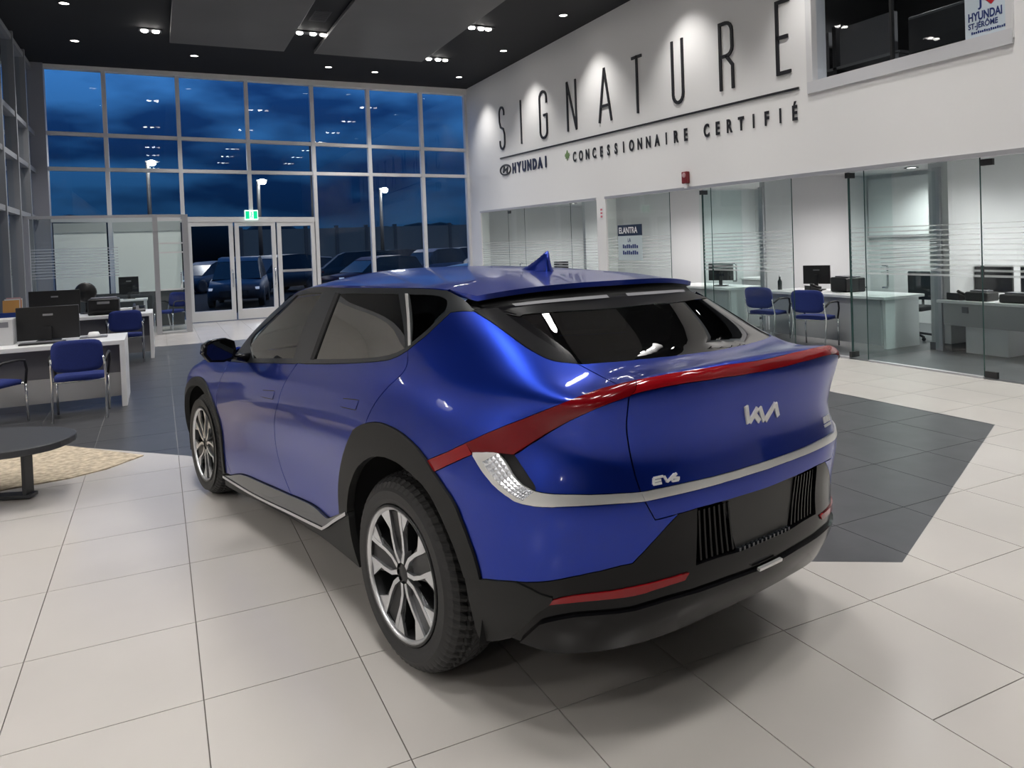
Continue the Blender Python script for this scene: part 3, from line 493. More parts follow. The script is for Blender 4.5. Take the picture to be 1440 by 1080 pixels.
 'lbar_bot':[(5.494,1.123),(5.499,1.124),(5.503,1.125),(5.51,1.125),(5.526,1.125),(5.556,1.124),(5.594,1.123),(5.637,1.123),(5.678,1.122),(5.718,1.122),(5.757,1.121),(5.797,1.12),(5.836,1.119),(5.874,1.119),(5.911,1.118),(5.946,1.116),(5.981,1.115),(6.014,1.114),(6.045,1.114),(6.076,1.113),(6.108,1.112)],
 'lbar_top':[(5.531,1.181),(5.571,1.173),(5.611,1.169),(5.652,1.167),(5.692,1.166),(5.733,1.165),(5.775,1.164),(5.815,1.162),(5.852,1.161),(5.882,1.16),(5.907,1.159),(5.931,1.158),(5.959,1.156),(5.994,1.154),(6.032,1.152),(6.072,1.15),(6.114,1.149)],
 'glass_bot':[(5.296,1.316),(5.37,1.316),(5.443,1.318),(5.505,1.319),(5.556,1.318),(5.599,1.316),(5.638,1.314),(5.675,1.312),(5.71,1.31),(5.742,1.307),(5.774,1.305),(5.806,1.303),(5.839,1.3),(5.878,1.298),(5.92,1.297),(5.963,1.295),(6,1.294),(6.029,1.294),(6.052,1.293),(6.073,1.292),(6.096,1.292)],
 'glass_l':[(5.115,1.43),(5.145,1.42),(5.173,1.411),(5.198,1.401),(5.221,1.391),(5.245,1.381),(5.268,1.37),(5.287,1.359),(5.3,1.349),(5.304,1.34),(5.301,1.332),(5.297,1.324),(5.296,1.316)],
 'fglass':[(2.415,1.151),(2.343,1.175),(2.261,1.196),(2.185,1.219),(2.14,1.244),(2.15,1.266),(2.204,1.284),(2.269,1.3),(2.315,1.315),(2.341,1.328),(2.361,1.337),(2.379,1.346),(2.397,1.356),(2.415,1.366),(2.432,1.376),(2.448,1.387),(2.462,1.398)],
 'fglass_t':[(2.462,1.398),(2.532,1.398),(2.595,1.401),(2.655,1.405),(2.716,1.409),(2.777,1.413),(2.838,1.417),(2.9,1.421),(2.96,1.424)],
 'fglass_r':[(2.96,1.424),(3.102,1.17)],
 'fglass_b':[(3.102,1.17),(2.415,1.151)],
 'rglass':[(3.243,1.426),(3.369,1.426),(3.484,1.425),(3.588,1.424),(3.68,1.423),(3.761,1.423),(3.834,1.422),(3.902,1.422),(3.968,1.422)],
 'rglass_r':[(3.968,1.422),(4.016,1.385),(4.062,1.349),(4.106,1.316),(4.147,1.286),(4.183,1.261),(4.215,1.239),(4.246,1.217),(4.278,1.195)],
 'rglass_b':[(4.278,1.195),(4.264,1.189),(4.25,1.183),(4.233,1.177),(4.211,1.173),(4.182,1.168),(4.148,1.165),(4.106,1.162),(4.053,1.161),(3.985,1.162),(3.902,1.163),(3.811,1.166),(3.72,1.168),(3.635,1.17),(3.549,1.171),(3.462,1.171),(3.372,1.171)],
 'rglass_l':[(3.372,1.171),(3.243,1.426)],
 'qglass':[(4.066,1.423),(4.105,1.424),(4.143,1.426),(4.18,1.428),(4.213,1.429),(4.243,1.43),(4.271,1.43),(4.297,1.43),(4.323,1.43)],
 'qglass2':[(4.323,1.43),(4.34,1.428),(4.357,1.426),(4.372,1.424),(4.385,1.42),(4.394,1.415),(4.4,1.409),(4.404,1.402),(4.407,1.394),(4.408,1.386),(4.408,1.377),(4.407,1.367),(4.407,1.358)],
 'qglass3':[(4.407,1.358),(4.388,1.334),(4.371,1.312),(4.357,1.29),(4.345,1.272),(4.333,1.256),(4.321,1.242),(4.308,1.228),(4.296,1.215)],
 'qglass4':[(4.296,1.215),(4.066,1.423)],
 'apil':[(1.986,1.184),(1.995,1.213),(2.001,1.239),(2.008,1.263),(2.017,1.285),(2.031,1.304),(2.048,1.32),(2.072,1.335),(2.105,1.347),(2.146,1.358),(2.193,1.371),(2.238,1.383),(2.281,1.393),(2.323,1.4),(2.366,1.405),(2.406,1.411),(2.443,1.417)],
 'cant':[(2.443,1.417),(2.501,1.419),(2.551,1.423),(2.605,1.428),(2.673,1.433),(2.745,1.439),(2.82,1.445),(2.92,1.452),(3.061,1.458),(3.26,1.461),(3.474,1.459),(3.655,1.456),(3.784,1.455),(3.867,1.454),(3.929,1.454),(3.979,1.453),(4.027,1.453),(4.073,1.454),(4.113,1.456),(4.152,1.457),(4.192,1.458),(4.236,1.46),(4.282,1.461),(4.328,1.462),(4.375,1.465)],
 'ctrim':[(4.375,1.465),(4.395,1.462),(4.414,1.459),(4.434,1.456),(4.455,1.453),(4.476,1.45),(4.499,1.446),(4.521,1.442),(4.541,1.438),(4.56,1.433),(4.577,1.428),(4.592,1.423),(4.605,1.418),(4.617,1.412),(4.627,1.407),(4.635,1.401),(4.644,1.396)],
 'hand_f':[(2.847,0.915),(3.031,0.926),(3.015,0.887),(2.81,0.884),(2.847,0.915)],
 'hand_r':[(3.916,0.965),(4.074,0.974),(4.059,0.94),(3.896,0.935),(3.916,0.965)],
 'dpl_r':[(4.898,1.439),(4.924,1.432),(4.948,1.426),(4.971,1.419),(4.996,1.412),(5.021,1.405),(5.046,1.397),(5.074,1.39),(5.104,1.381),(5.144,1.372),(5.19,1.36),(5.232,1.348),(5.262,1.338),(5.276,1.331),(5.279,1.326),(5.278,1.322),(5.28,1.317)],
 'dpl_t':[(4.644,1.396),(4.635,1.396),(4.622,1.396),(4.616,1.397),(4.629,1.401),(4.669,1.409),(4.733,1.42),(4.813,1.431),(4.898,1.439)],
 'glass_top':[(5.115,1.43),(5.298,1.431),(5.44,1.429),(5.541,1.427),(5.616,1.425),(5.676,1.423),(5.729,1.421),(5.778,1.419),(5.826,1.418),(5.874,1.417),(5.92,1.416),(5.968,1.416),(6.018,1.416)],
 'bpost':[(3.194,1.431),(3.236,1.397),(3.269,1.365),(3.294,1.333),(3.312,1.302),(3.325,1.27),(3.334,1.239),(3.34,1.205),(3.347,1.168)],
 'bpost2':[(3.258,1.429),(3.297,1.395),(3.327,1.362),(3.35,1.33),(3.366,1.299),(3.377,1.268),(3.383,1.237),(3.388,1.204),(3.394,1.168)],
 'cdiv':[(4.03,1.425),(4.062,1.395),(4.094,1.365),(4.126,1.336),(4.158,1.308),(4.191,1.28),(4.225,1.254),(4.26,1.227),(4.295,1.201)],
 'cdiv2':[(4.051,1.426),(4.083,1.395),(4.113,1.365),(4.144,1.336),(4.175,1.308),(4.206,1.282),(4.238,1.257),(4.27,1.232),(4.304,1.207)]}
BADGE = {'kia':[[(6.0257,1.0415),(6.0473,1.0014)],[(6.0535,1.0025),(6.0968,1.0315)],[(6.0803,1.0197),(6.1154,0.9995)],[(6.1101,1.0311),(6.1451,0.9973)],[(6.1521,0.9966),(6.2103,1.032)],[(6.2103,1.032),(6.2371,0.9993)]],'ev6':[[(5.5736,0.8983),(5.6119,0.9009)],[(5.5739,0.887),(5.6016,0.8889)],[(5.57,0.8761),(5.6033,0.8778)],[(5.5736,0.8983),(5.57,0.8761)],[(5.6163,0.9003),(5.6271,0.8781)],[(5.6271,0.8781),(5.6608,0.9012)],[(5.6704,0.9023),(5.6463,0.8855)],[(5.6463,0.8855),(5.6499,0.877),(5.6733,0.8769),(5.6792,0.8852),(5.656,0.8883)]]}
def spl(x):
    n = len(x); x = np.asarray(x, float); h = np.diff(x); A = np.eye(n); Bm = np.zeros((n, n))
    for i in range(1, n - 1):
        A[i, i - 1] = h[i - 1]; A[i, i] = 2 * (h[i - 1] + h[i]); A[i, i + 1] = h[i]
        Bm[i, i - 1] = 6 / h[i - 1]; Bm[i, i] = -6 / h[i - 1] - 6 / h[i]; Bm[i, i + 1] = 6 / h[i]
    return np.linalg.solve(A, Bm)
def basis(x, S_, t):
    x = np.asarray(x, float); t = np.asarray(t, float); n = len(x)
    i = np.clip(np.searchsorted(x, t) - 1, 0, n - 2); h = x[i + 1] - x[i]; a = (x[i + 1] - t) / h; b = (t - x[i]) / h
    W = np.zeros((len(t), n)); r = np.arange(len(t)); W[r, i] += a; W[r, i + 1] += b
    W += ((a ** 3 - a) * h * h / 6)[:, None] * S_[i] + ((b ** 3 - b) * h * h / 6)[:, None] * S_[i + 1]
    return W
_P = np.array(ROWS, float); UMID = UV_U[-1]
_Pm = np.concatenate([_P, _P[:, -2::-1] * [1, -1, 1]], 1)
_Ux = np.array(UV_U + [2 * UMID - u for u in UV_U[-2::-1]]); _Vx = np.array(UV_V); _SU, _SV = spl(_Ux), spl(_Vx)
def S(u, v):
    u = np.atleast_1d(np.asarray(u, float)); v = np.atleast_1d(np.asarray(v, float))
    return np.einsum('ki,kj,jic->kc', basis(_Ux, _SU, u), basis(_Vx, _SV, v), _Pm)
def ip(x, X, Y): X = np.array(X); return basis(X, spl(X), np.atleast_1d(np.asarray(x, float))) @ np.array(Y)
XC = [-.40, -.2, .1, .6, 1.0, 1.5, 1.8]; ZCR = [1.472, 1.490, 1.522, 1.556, 1.568, 1.535, 1.45]
XE = [-.40, -.25, -.1, 0, .3, .65, 1.25, 1.6, 1.8]; ZE = [1.425, 1.44, 1.455, 1.468, 1.478, 1.484, 1.486, 1.46, 1.42]; WE = [.66, .66, .665, .665, .685, .69, .69, .685, .68]
def ROOF(x, y):
    x = np.atleast_1d(np.asarray(x, float)); y = np.atleast_1d(np.asarray(y, float)); zc = ip(x, XC, ZCR); ze = ip(x, XE, ZE); w = ip(x, XE, WE)
    return np.stack([x, y, zc - (zc - ze) * np.abs(y / w) ** 2.8], 1)
def nrm(fn, a, b, e=1e-3):
    n = np.cross(fn(a + e, b) - fn(a - e, b), fn(a, b + e) - fn(a, b - e)); return n / (np.linalg.norm(n, axis=1)[:, None] + 1e-12)
# stance of the body on its springs: slight nose-down rake and lean
_r, _p = math.radians(.95), math.radians(1.31)
_B = np.array([[math.cos(_p), 0, math.sin(_p)], [0, 1, 0], [-math.sin(_p), 0, math.cos(_p)]]) @ np.array([[1, 0, 0], [0, math.cos(_r), -math.sin(_r)], [0, math.sin(_r), math.cos(_r)]])
_C0 = np.array([.6, 0, .4])
def stance(P): return (_B @ (np.asarray(P, float) - _C0).T).T + _C0
def pin(px, py, poly):
    x, y = poly[:, 0], poly[:, 1]; x2, y2 = np.roll(x, 1), np.roll(y, 1); r = np.zeros(len(px), bool)
    for i in range(len(x)):
        c = (y[i] > py) != (y2[i] > py)
        if c.any(): r ^= c & (px < (x2[i] - x[i]) * (py - y[i]) / (y2[i] - y[i] + 1e-15) + x[i])
    return r
def clean(loop, d=.0015):
    o = []
    for p in loop:
        if not o or math.hypot(p[0] - o[-1][0], p[1] - o[-1][1]) > d: o.append(tuple(p))
    if math.hypot(o[0][0] - o[-1][0], o[0][1] - o[-1][1]) < d: o.pop()
    return o
def refine(loop, mx):
    o = []; k = len(loop)
    for i in range(k):
        a, b = loop[i], loop[(i + 1) % k]; n = max(1, int(math.hypot(b[0] - a[0], b[1] - a[1]) / mx))
        o += [(a[0] + (b[0] - a[0]) * t / n, a[1] + (b[1] - a[1]) * t / n) for t in range(n)]
    return o
def panel_geo(loop, fn=S, holes=(), gap=.0022, depth=.014, off=0.0, grid=.035, flip=False, mirror=False, smooth_in=0.0):
    """curved panel cut out of a surface: returns verts, faces, normals"""
    loops = [refine(clean(l), grid) for l in (loop, *holes)]
    pts = []; ed = []
    for l in loops:
        b = len(pts); pts += l; ed += [(b + i, b + (i + 1) % len(l)) for i in range(len(l))]
    A = np.array(loops[0]); x0, y0 = A.min(0); x1, y1 = A.max(0)
    gx, gy = np.meshgrid(np.arange(x0 + grid / 2, x1, grid), np.arange(y0 + grid / 2, y1, grid)); gx, gy = gx.ravel(), gy.ravel()
    if len(gx):
        ins = pin(gx, gy, A)
        for h in loops[1:]: ins &= ~pin(gx, gy, np.array(h))
        bp = np.array(pts); gx, gy = gx[ins], gy[ins]
        if len(gx):
            dm = np.min((gx[:, None] - bp[None, :, 0]) ** 2 + (gy[:, None] - bp[None, :, 1]) ** 2, 1) > (grid * .45) ** 2
            gx, gy = gx[dm], gy[dm]
        pts += list(zip(gx.tolist(), gy.tolist()))
    v, _, f, *_ = delaunay_2d_cdt([Vector(p) for p in pts], ed, [], 0, 1e-7)
    V = np.array([tuple(p) for p in v]); F = np.array([list(t) for t in f if len(t) == 3])
    cen = V[F].mean(1); k = pin(cen[:, 0], cen[:, 1], A)
    for h in loops[1:]: k &= ~pin(cen[:, 0], cen[:, 1], np.array(h))
    F = F[k]
    ar = np.cross(V[F[:, 1]] - V[F[:, 0]], V[F[:, 2]] - V[F[:, 0]]); F[ar < 0] = F[ar < 0][:, ::-1]
    used = np.unique(F); remap = -np.ones(len(V), int); remap[used] = range(len(used)); V = V[used]; F = remap[F]
    P = fn(V[:, 0], V[:, 1]); N = nrm(fn, V[:, 0], V[:, 1])
    if flip: N = -N; F = F[:, ::-1]
    # boundary
    ec = {}
    for t in F:
        for i in range(3): ec[(t[i], t[(i + 1) % 3])] = 1
    bd = [(a, b) for (a, b) in ec if (b, a) not in ec]
    inn = np.zeros_like(P)
    for a, b in bd:
        T = P[b] - P[a]; T /= np.linalg.norm(T) + 1e-9; w = np.cross(N[a], T); inn[a] += w; inn[b] += np.cross(N[b], T)
    L = np.linalg.norm(inn, axis=1); ok = L > 1e-6; inn[ok] /= L[ok][:, None]
    P = P + inn * gap + N * off
    Vs = [tuple(p) for p in P]; Fs = [list(map(int, t)) for t in F]; Ns = [tuple(n) for n in N]
    if depth:
        m0 = {}; m1 = {}
        for a, b in bd:
            for q in (a, b):
                if q not in m0:
                    m0[q] = len(Vs); Vs.append(tuple(P[q])); Ns.append(tuple(-inn[q]))
                    m1[q] = len(Vs); Vs.append(tuple(P[q] - N[q] * depth)); Ns.append(tuple(-inn[q]))
            Fs.append([m0[a], m1[a], m1[b], m0[b]])
    Vs = np.array(Vs); Ns = np.array(Ns)
    if mirror: Vs = Vs * [1, -1, 1]; Ns = Ns * [1, -1, 1]; Fs = [f_[::-1] for f_ in Fs]
    return Vs, Fs, Ns
def put(name, geos, material, parent, st=True):
    V = np.concatenate([g[0] for g in geos]); N = np.concatenate([g[2] for g in geos]); F = []; b = 0
    for g in geos: F += [[i + b for i in f] for f in g[1]]; b += len(g[0])
    if st: V = stance(V); N = (_B @ N.T).T
    me = bpy.data.meshes.new(name); me.from_pydata(V.tolist(), [], F); me.materials.append(material)
    me.polygons.foreach_set('use_smooth', [True] * len(F)); me.update()
    me.normals_split_custom_set_from_vertices([tuple(n) for n in N])
    o = bpy.data.objects.new(name, me); link(o, parent); return o

# materials of the car
M_PAINT = mat('blue_metallic_paint', (0.007, 0.034, 0.36), .32, .88, .65)
M_GBLACK = mat('gloss_black_trim', (0.005, 0.005, 0.006), .16, 0, 0, .25)
M_CLAD = mat('grey_black_cladding', (0.013, 0.0135, 0.0135), .55, spec=.35, bump=(300, .08))
M_SILL = mat('satin_sill_trim', (0.045, 0.052, 0.062), .22, .5, .5)
M_RED = mat('red_lamp_lens', (0.26, 0.004, 0.008), .10, 0, .15, .4)
M_REDD = mat('dark_red_lamp_lens', (0.15, 0.002, 0.005), .12, 0, .1, .35)
M_SATIN = mat('satin_silver_trim', (0.78, 0.78, 0.77), .28, .65)
M_TGLASS = glassmat('tinted_car_glass', (0.05, 0.06, 0.06), .22)
M_FGLASS = glassmat('clear_car_glass', (0.42, 0.50, 0.47), .09)
M_LINER = mat('dark_liner', (0.004, 0.004, 0.0045), .9)
M_TYRE = mat('tyre_rubber', (0.017, 0.017, 0.018), .55, bump=(60, .05))
M_ALLOY = mat('machined_alloy', (0.66, 0.67, 0.69), .28, .9)
M_DALLOY = mat('dark_alloy', (0.035, 0.036, 0.038), .35, .6)
M_SEAT = mat('dark_seat_cloth', (0.03, 0.034, 0.03), .8)

car = thing('car', 'metallic blue electric crossover with red light bar, parked in the showroom', 'car', (1.7310, 3.0109, 0), math.radians(101.895))
def rv(n, a=None, b=None): q = UV[n][a:b]; return q[::-1]
def cv(n, a=None, b=None): return UV[n][a:b]
def near_idx(n, uv): return min(range(len(UV[n])), key=lambda i: math.hypot(UV[n][i][0] - uv[0], UV[n][i][1] - uv[1]))
def inv_xz(x, z, u, v):
    for _ in range(30):
        p = S(u, v)[0]; e = 1e-4; a = (S(u + e, v)[0] - p) / e; b = (S(u, v + e)[0] - p) / e
        J = np.array([[a[0], b[0]], [a[2], b[2]]]); d = np.linalg.solve(J, np.array([x - p[0], z - p[2]])); u += float(np.clip(d[0], -.2, .2)); v += float(np.clip(d[1], -.1, .1))
    return (u, v)
def sym(path):
    """left-half path that starts and ends on the centre line -> closed loop over both halves"""
    q = [list(p) for p in path]; q[0][0] = UMID; q[-1][0] = UMID
    return [tuple(p) for p in q] + [(2 * UMID - u, v) for u, v in q[-2:0:-1]]
# front wheel arch as circles about the front axle
FC = (2.90, .40)
fo = [inv_xz(FC[0] + .515 * math.cos(a), FC[1] + .455 * math.sin(a), 1.5, .7) for a in np.linspace(PI + .28, -.28, 25)]
fi = [inv_xz(FC[0] + .475 * math.cos(a), FC[1] + .395 * math.sin(a), 1.5, .7) for a in np.linspace(PI + .36, -.36, 25)]
ib = near_idx('belt', UV['bl'][0]); ia = near_idx('arch_out', UV['rdoor_rear'][-1])
it = near_idx('arch_out', UV['lamptop2'][-1]); ic = 8
fdb = UV['fdoor_front'][-1]
SIDE = {   # name: (loop, holes, material, gap, depth, offset)
 'front_fender': ([(.78, .66), (.70, .85), (.85, 1.02), (1.2, 1.095), (1.6, 1.115)] + cv('fdoor_front') + fo[0:1] + fo, [], M_PAINT, .0022, .014, 0),
 'front_door': (cv('belt', 0, ib + 1) + cv('bl') + rv('door_bot_f') + rv('fdoor_front'), [], M_PAINT, .0025, .014, 0),
 'rear_door': (cv('belt', ib) + cv('rdoor_rear') + rv('arch_out', 0, ia + 1) + cv('arch_out_f') + rv('door_bot_r') + rv('bl'), [], M_PAINT, .0025, .014, 0),
 'quarter_panel': (cv('belt2') + cv('qtop') + cv('dplate') + cv('tgap_up') + cv('lamptop') + cv('lamptop2') + rv('arch_out', ia, it + 1) + rv('rdoor_rear'), [], M_PAINT, .0025, .014, 0),
 'lamp_marker': (cv('lamptop2') + cv('lamptip') + cv('lampbot2') + cv('lampjoint'), [], M_RED, .001, .012, .002),
 'tail_lamp': (rv('lamptop') + rv('lamptop_r') + rv('lampright') + rv('lampbot_b') + rv('lampbot_a'), [], M_REDD, .001, .012, .004),
 'rear_corner_panel': (cv('lampbot_b') + cv('tgap') + cv('silv_top') + rv('mesh_r'), [], M_PAINT, .0022, .014, -.004),
 'lamp_mesh_insert': (cv('mesh_r') + cv('silv_in'), [], M_BLACKM, 0, .01, -.012),
 'lamp_trim': (cv('silv_up') + cv('silv_bot') + UV['tgap2'][0:4][::-1] + cv('silv_top') + cv('silv_in'), [], M_SATIN, .0005, .012, .004),
 'rear_bumper_panel': (cv('lampbot2') + cv('silv_bot') + cv('tgap2', 4) + cv('tg_bot', 0, 5) + rv('bump_diag') + rv('bump_top') + rv('arch_out_r'), [], M_PAINT, .0022, .014, 0),
 'rear_arch_trim': (rv('arch_out_f') + cv('arch_out') + cv('arch_out_r') + rv('arch_in', ic), [], M_CLAD, .001, .035, .010),
 'front_arch_trim': (fo + fi[::-1], [], M_CLAD, .001, .035, .010),
 'sill_trim': (cv('chrome1b') + rv('arch_in', 0, ic + 1) + rv('sill_bot'), [], M_CLAD, .001, .03, .004),
 'sill_step': (cv('sill_top') + cv('door_bot_f') + cv('door_bot_r') + rv('chrome1'), [], M_SILL, .001, .02, .012),
 'sill_strip': (cv('chrome1') + rv('chrome1b'), [], M_CHROME, .001, .02, .018),
 'bumper_corner': (cv('corner_top') + cv('corner_r') + cv('corner_r2') + cv('corner_b') + cv('corner_l'), [], M_CLAD, .001, .03, .006),
 'reflector': (cv('refl_top') + cv('refl_bot'), [], M_RED, 0, .012, .006),
 'window_trim': (cv('apil') + cv('cant') + cv('ctrim') + rv('qtop') + rv('belt2') + rv('belt'), ['fg', 'rg', 'qg'], mat('satin_window_trim', (.030, .033, .036), .28, .3), .001, .012, 0),
 'rear_pillar_trim': (cv('dpl_t') + cv('dpl_r') + rv('dplate'), [], mat('piano_black_pillar', (0.02, 0.02, 0.022), .16, .3, .8), .0015, .012, 0),
 'tailgate_edge_trim': (cv('dpl_r') + rv('glass_l') + UV['dpl_r'][0:1], [], M_GBLACK, .0, .01, -.004),
 'front_window': (None, [], M_FGLASS, 0, 0, -.004), 'rear_window': (None, [], M_TGLASS, 0, 0, -.004), 'quarter_window': (None, [], M_TGLASS, 0, 0, -.003),
 'window_post': (cv('bpost') + rv('bpost2'), [], M_BLACKM, 0, .01, .003),
 'window_divider': (cv('cdiv') + rv('cdiv2'), [], M_SATIN, 0, .01, .003),
}
GL = {'fg': cv('fglass') + cv('fglass_t') + cv('fglass_r') + cv('fglass_b'), 'rg': cv('rglass') + cv('rglass_r') + cv('rglass_b') + cv('rglass_l'), 'qg': cv('qglass') + cv('qglass2') + cv('qglass3') + cv('qglass4')}
SIDE['front_window'] = (GL['fg'],) + SIDE['front_window'][1:]; SIDE['rear_window'] = (GL['rg'],) + SIDE['rear_window'][1:]; SIDE['quarter_window'] = (GL['qg'],) + SIDE['quarter_window'][1:]
_t = nrm(S, np.array([3.3]), np.array([.8]))[0]; FLIP = _t[1] < 0
PART_LABEL = {'tail_lamp': 'deep red tail lamp', 'lamp_trim': 'satin silver lamp trim', 'sill_strip': 'bright chrome sill strip', 'reflector': 'red bumper reflector', 'rear_arch_trim': 'dark grey wheel arch cladding', 'front_arch_trim': 'dark grey wheel arch cladding'}
PARTS = {}
for name, (loop, holes, mt, gap, depth, off) in SIDE.items():
    for mir in (False, True):
        g = panel_geo(loop, S, [GL[h] for h in holes], gap, depth, off, .03, FLIP, mir)
        o = put(name, [g], mt, car); PARTS[(name, mir)] = o
        if name in PART_LABEL: o['label'] = PART_LABEL[name]
# faceted reflector pattern on the silver lamp trim
inn_ = UV['silv_in'][::-1]; out_ = UV['silv_bot'][2:18]
def along(c, t): k = t * (len(c) - 1); i = min(int(k), len(c) - 2); w = k - i; return (c[i][0] * (1 - w) + c[i + 1][0] * w, c[i][1] * (1 - w) + c[i + 1][1] * w)
for mir in (False, True):
    mb = MB(); nA, nB = 13, 4
    for i in range(nA):
        for j in range(nB):
            q = []
            for (s_, t_) in ((i, j), (i + 1, j), (i + 1, j + 1), (i, j + 1), (i + .5, j + .5)):
                A_, B_ = along(inn_, s_ / nA), along(out_, s_ / nA); w = .04 + .72 * t_ / nB; q.append((A_[0] * (1 - w) + B_[0] * w, A_[1] * (1 - w) + B_[1] * w))
            q = np.array(q); P_ = S(q[:, 0], q[:, 1]); N_ = nrm(S, q[:, 0], q[:, 1]) * (-1 if FLIP else 1); P_ = P_ + N_ * np.array([.0045] * 4 + [.0095])[:, None]
            if mir: P_ = P_ * [1, -1, 1]
            mb.add([tuple(p) for p in stance(P_)], [(0, 1, 4), (1, 2, 4), (2, 3, 4), (3, 0, 4)])
    tag(mb.build('lamp_facets', mat('silver_facet', (.70, .72, .76), .2, .7), PARTS[('lamp_trim', mir)]), kind='stuff')
# panels across the tail
def tail(name, path, mt, gap=.0022, depth=.014, off=0.0, holes=(), parent=None, grid=.03):
    o = put(name, [panel_geo(sym(path), S, holes, gap, depth, off, grid, FLIP)], mt, parent or car); PARTS[name] = o; return o
tail('tailgate', rv('chrT') + rv('tgap') + cv('lbar_bot'), M_PAINT, off=-.003)
tail('tailgate_strip', rv('chrB') + UV['tgap2'][0:4][::-1] + cv('chrT'), M_SATIN, .0005, .012, .004)
tail('tailgate_lower', rv('tg_bot') + rv('tgap2', 4) + cv('chrB'), M_PAINT)
tail('light_bar', rv('lbar_bot') + cv('lampright') + cv('lbar_top'), M_RED, .001, .012, .004)['label'] = 'full-width red light bar'
tail('rear_deck', rv('lbar_top') + cv('lamptop_r') + rv('tgap_up') + cv('glass_bot'), M_PAINT)
tail('rear_glass', rv('glass_bot') + rv('glass_l') + cv('glass_top'), M_TGLASS, 0, 0, -.004)
tg = UV['tg_bot']; i981 = near_idx('tg_bot', UV['recL'][0])
bot = [(5.2, .258), (5.4, .256), (5.7, .258), (UMID, .262)]
tail('bumper_lower', rv('rec_bot') + rv('recL') + rv('bump_diag')[0:1] + rv('bump_diag') + rv('bump_top', 8) + cv('corner_r') + cv('corner_r2') + bot, M_GBLACK, .001, .05, 0, grid=.03)
tail('bumper_lip', [(UMID, .258), (5.75, .256), (5.45, .256), (5.2, .262), (5.06, .30)] + cv('lip_top'), M_GBLACK, .001, .02, .014)
# recess with plate panel and ribs
rb = tail('plate_recess', rv('rec_bot') + rv('recL') + cv('tg_bot', i981), M_BLACKM, -.01, .0, -.05)
pl = tail('plate_panel', rv('rec_bot', near_idx('rec_bot', UV['plL'][-1])) + rv('plL') + cv('tg_bot', near_idx('tg_bot', UV['plL'][0])), mat('plate_blank', (0.016, 0.017, 0.017), .4), .006, .03, -.014)
def strip_mesh(pts2, w, h, off0, fnN=None, mirror=False):
    """rib following the surface through uv points"""
    mb = MB(); q = np.array(pts2); P = S(q[:, 0], q[:, 1]); N = nrm(S, q[:, 0], q[:, 1]) * (-1 if FLIP else 1)
    vs = []
    for i in range(len(P)):
        T = P[min(i + 1, len(P) - 1)] - P[max(i - 1, 0)]; T /= np.linalg.norm(T); B_ = np.cross(N[i], T)
        for s_, t_ in ((-1, 0), (1, 0), (1, 1), (-1, 1)): vs.append(P[i] + B_ * s_ * w / 2 + N[i] * (off0 + h * t_))
    vs = np.array(vs)
    if mirror: vs = vs * [1, -1, 1]
    vs = stance(vs); fs = []
    for i in range(len(P) - 1):
        for j in range(4): a, b = i * 4 + j, i * 4 + (j + 1) % 4; fs.append((a, b, b + 4, a + 4))
    k = (len(P) - 1) * 4; fs += [(3, 2, 1, 0), (k, k + 1, k + 2, k + 3)]
    mb.add([tuple(p) for p in vs], fs); return mb
for k in range(7):
    for mir in (False, True):
        u0 = 5.772 + .0245 * k
        pts_ = [(u0 + .010 * t + .018 * t * (k / 6), .745 - .18 * t) for t in np.linspace(0, 1, 6)]
        strip_mesh(pts_, .008, .040, -.048, mirror=mir).build('recess_rib', M_GBLACK, car)
for k in range(13):
    u0 = 5.975 + .0255 * k
    strip_mesh([(u0, .566), (u0 + .001, .552)], .010, .02, -.02).build('plate_tooth', M_SILL, car)
strip_mesh([(6.06, .452), (6.13, .452), (6.20, .452)], .010, .012, .012).build('tow_cover_line', M_SATIN, car)
# badges
for n in ('kia', 'ev6'):
    mb = MB()
    for st_ in BADGE[n]:
        q = []
        for a, b in zip(st_[:-1], st_[1:]): q += [(a[0] + (b[0] - a[0]) * t, a[1] + (b[1] - a[1]) * t) for t in (0, .5)]
        q.append(st_[-1]); r_ = strip_mesh(q, .019 if n == 'kia' else .0075, .006, -.002); mb.add(r_.v, r_.f)
    o = mb.build('badge', mat('white_chrome_badge', (.86, .86, .86), .3, .3), car); o['label'] = 'raised KIA badge on the tailgate' if n == 'kia' else 'raised EV6 badge on the tailgate'
def uvframe(u, v, off=.0):
    P = S(u, v)[0]; N = nrm(S, np.array([u]), np.array([v]))[0] * (-1 if FLIP else 1); T = S(u + .01, v)[0] - S(u - .01, v)[0]; T /= np.linalg.norm(T); U_ = np.cross(N, T)
    P = stance([P + N * off])[0]; T, U_, N = _B @ T, _B @ U_, _B @ N
    return Matrix(((T[0], U_[0], N[0], P[0]), (T[1], U_[1], N[1], P[1]), (T[2], U_[2], N[2], P[2]), (0, 0, 0, 1)))
mb = MB(); fm = uvframe(6.63, .905, -.002)
for (a0, a1, b0, b1) in ((0, .022, .012, .036), (.026, .046, .012, .036), (.050, .072, .012, .036), (0, .072, -.004, .006)): mb.add([tuple(fm @ Vector((x, y, z))) for z in (0, .005) for y in (b0, b1) for x in (a0, a1)], [(0, 2, 3, 1), (4, 5, 7, 6), (0, 1, 5, 4), (2, 6, 7, 3), (0, 4, 6, 2), (1, 3, 7, 5)])
o = mb.build('badge', mat('white_chrome_badge'), car); o['label'] = 'small silver badge at the right edge'
# door handles, flush
for nm, par in (('hand_f', 'front_door'), ('hand_r', 'rear_door')):
    for mir in (False, True):
        o = put('door_handle', [panel_geo(cv(nm), S, (), -.001, .006, .003, .03, FLIP, mir)], M_PAINT, PARTS[(par, mir)])
        o2 = put('handle_recess', [panel_geo(cv(nm), S, (), -.005, 0, .0008, .03, FLIP, mir)], M_BLACKM, PARTS[(par, mir)])
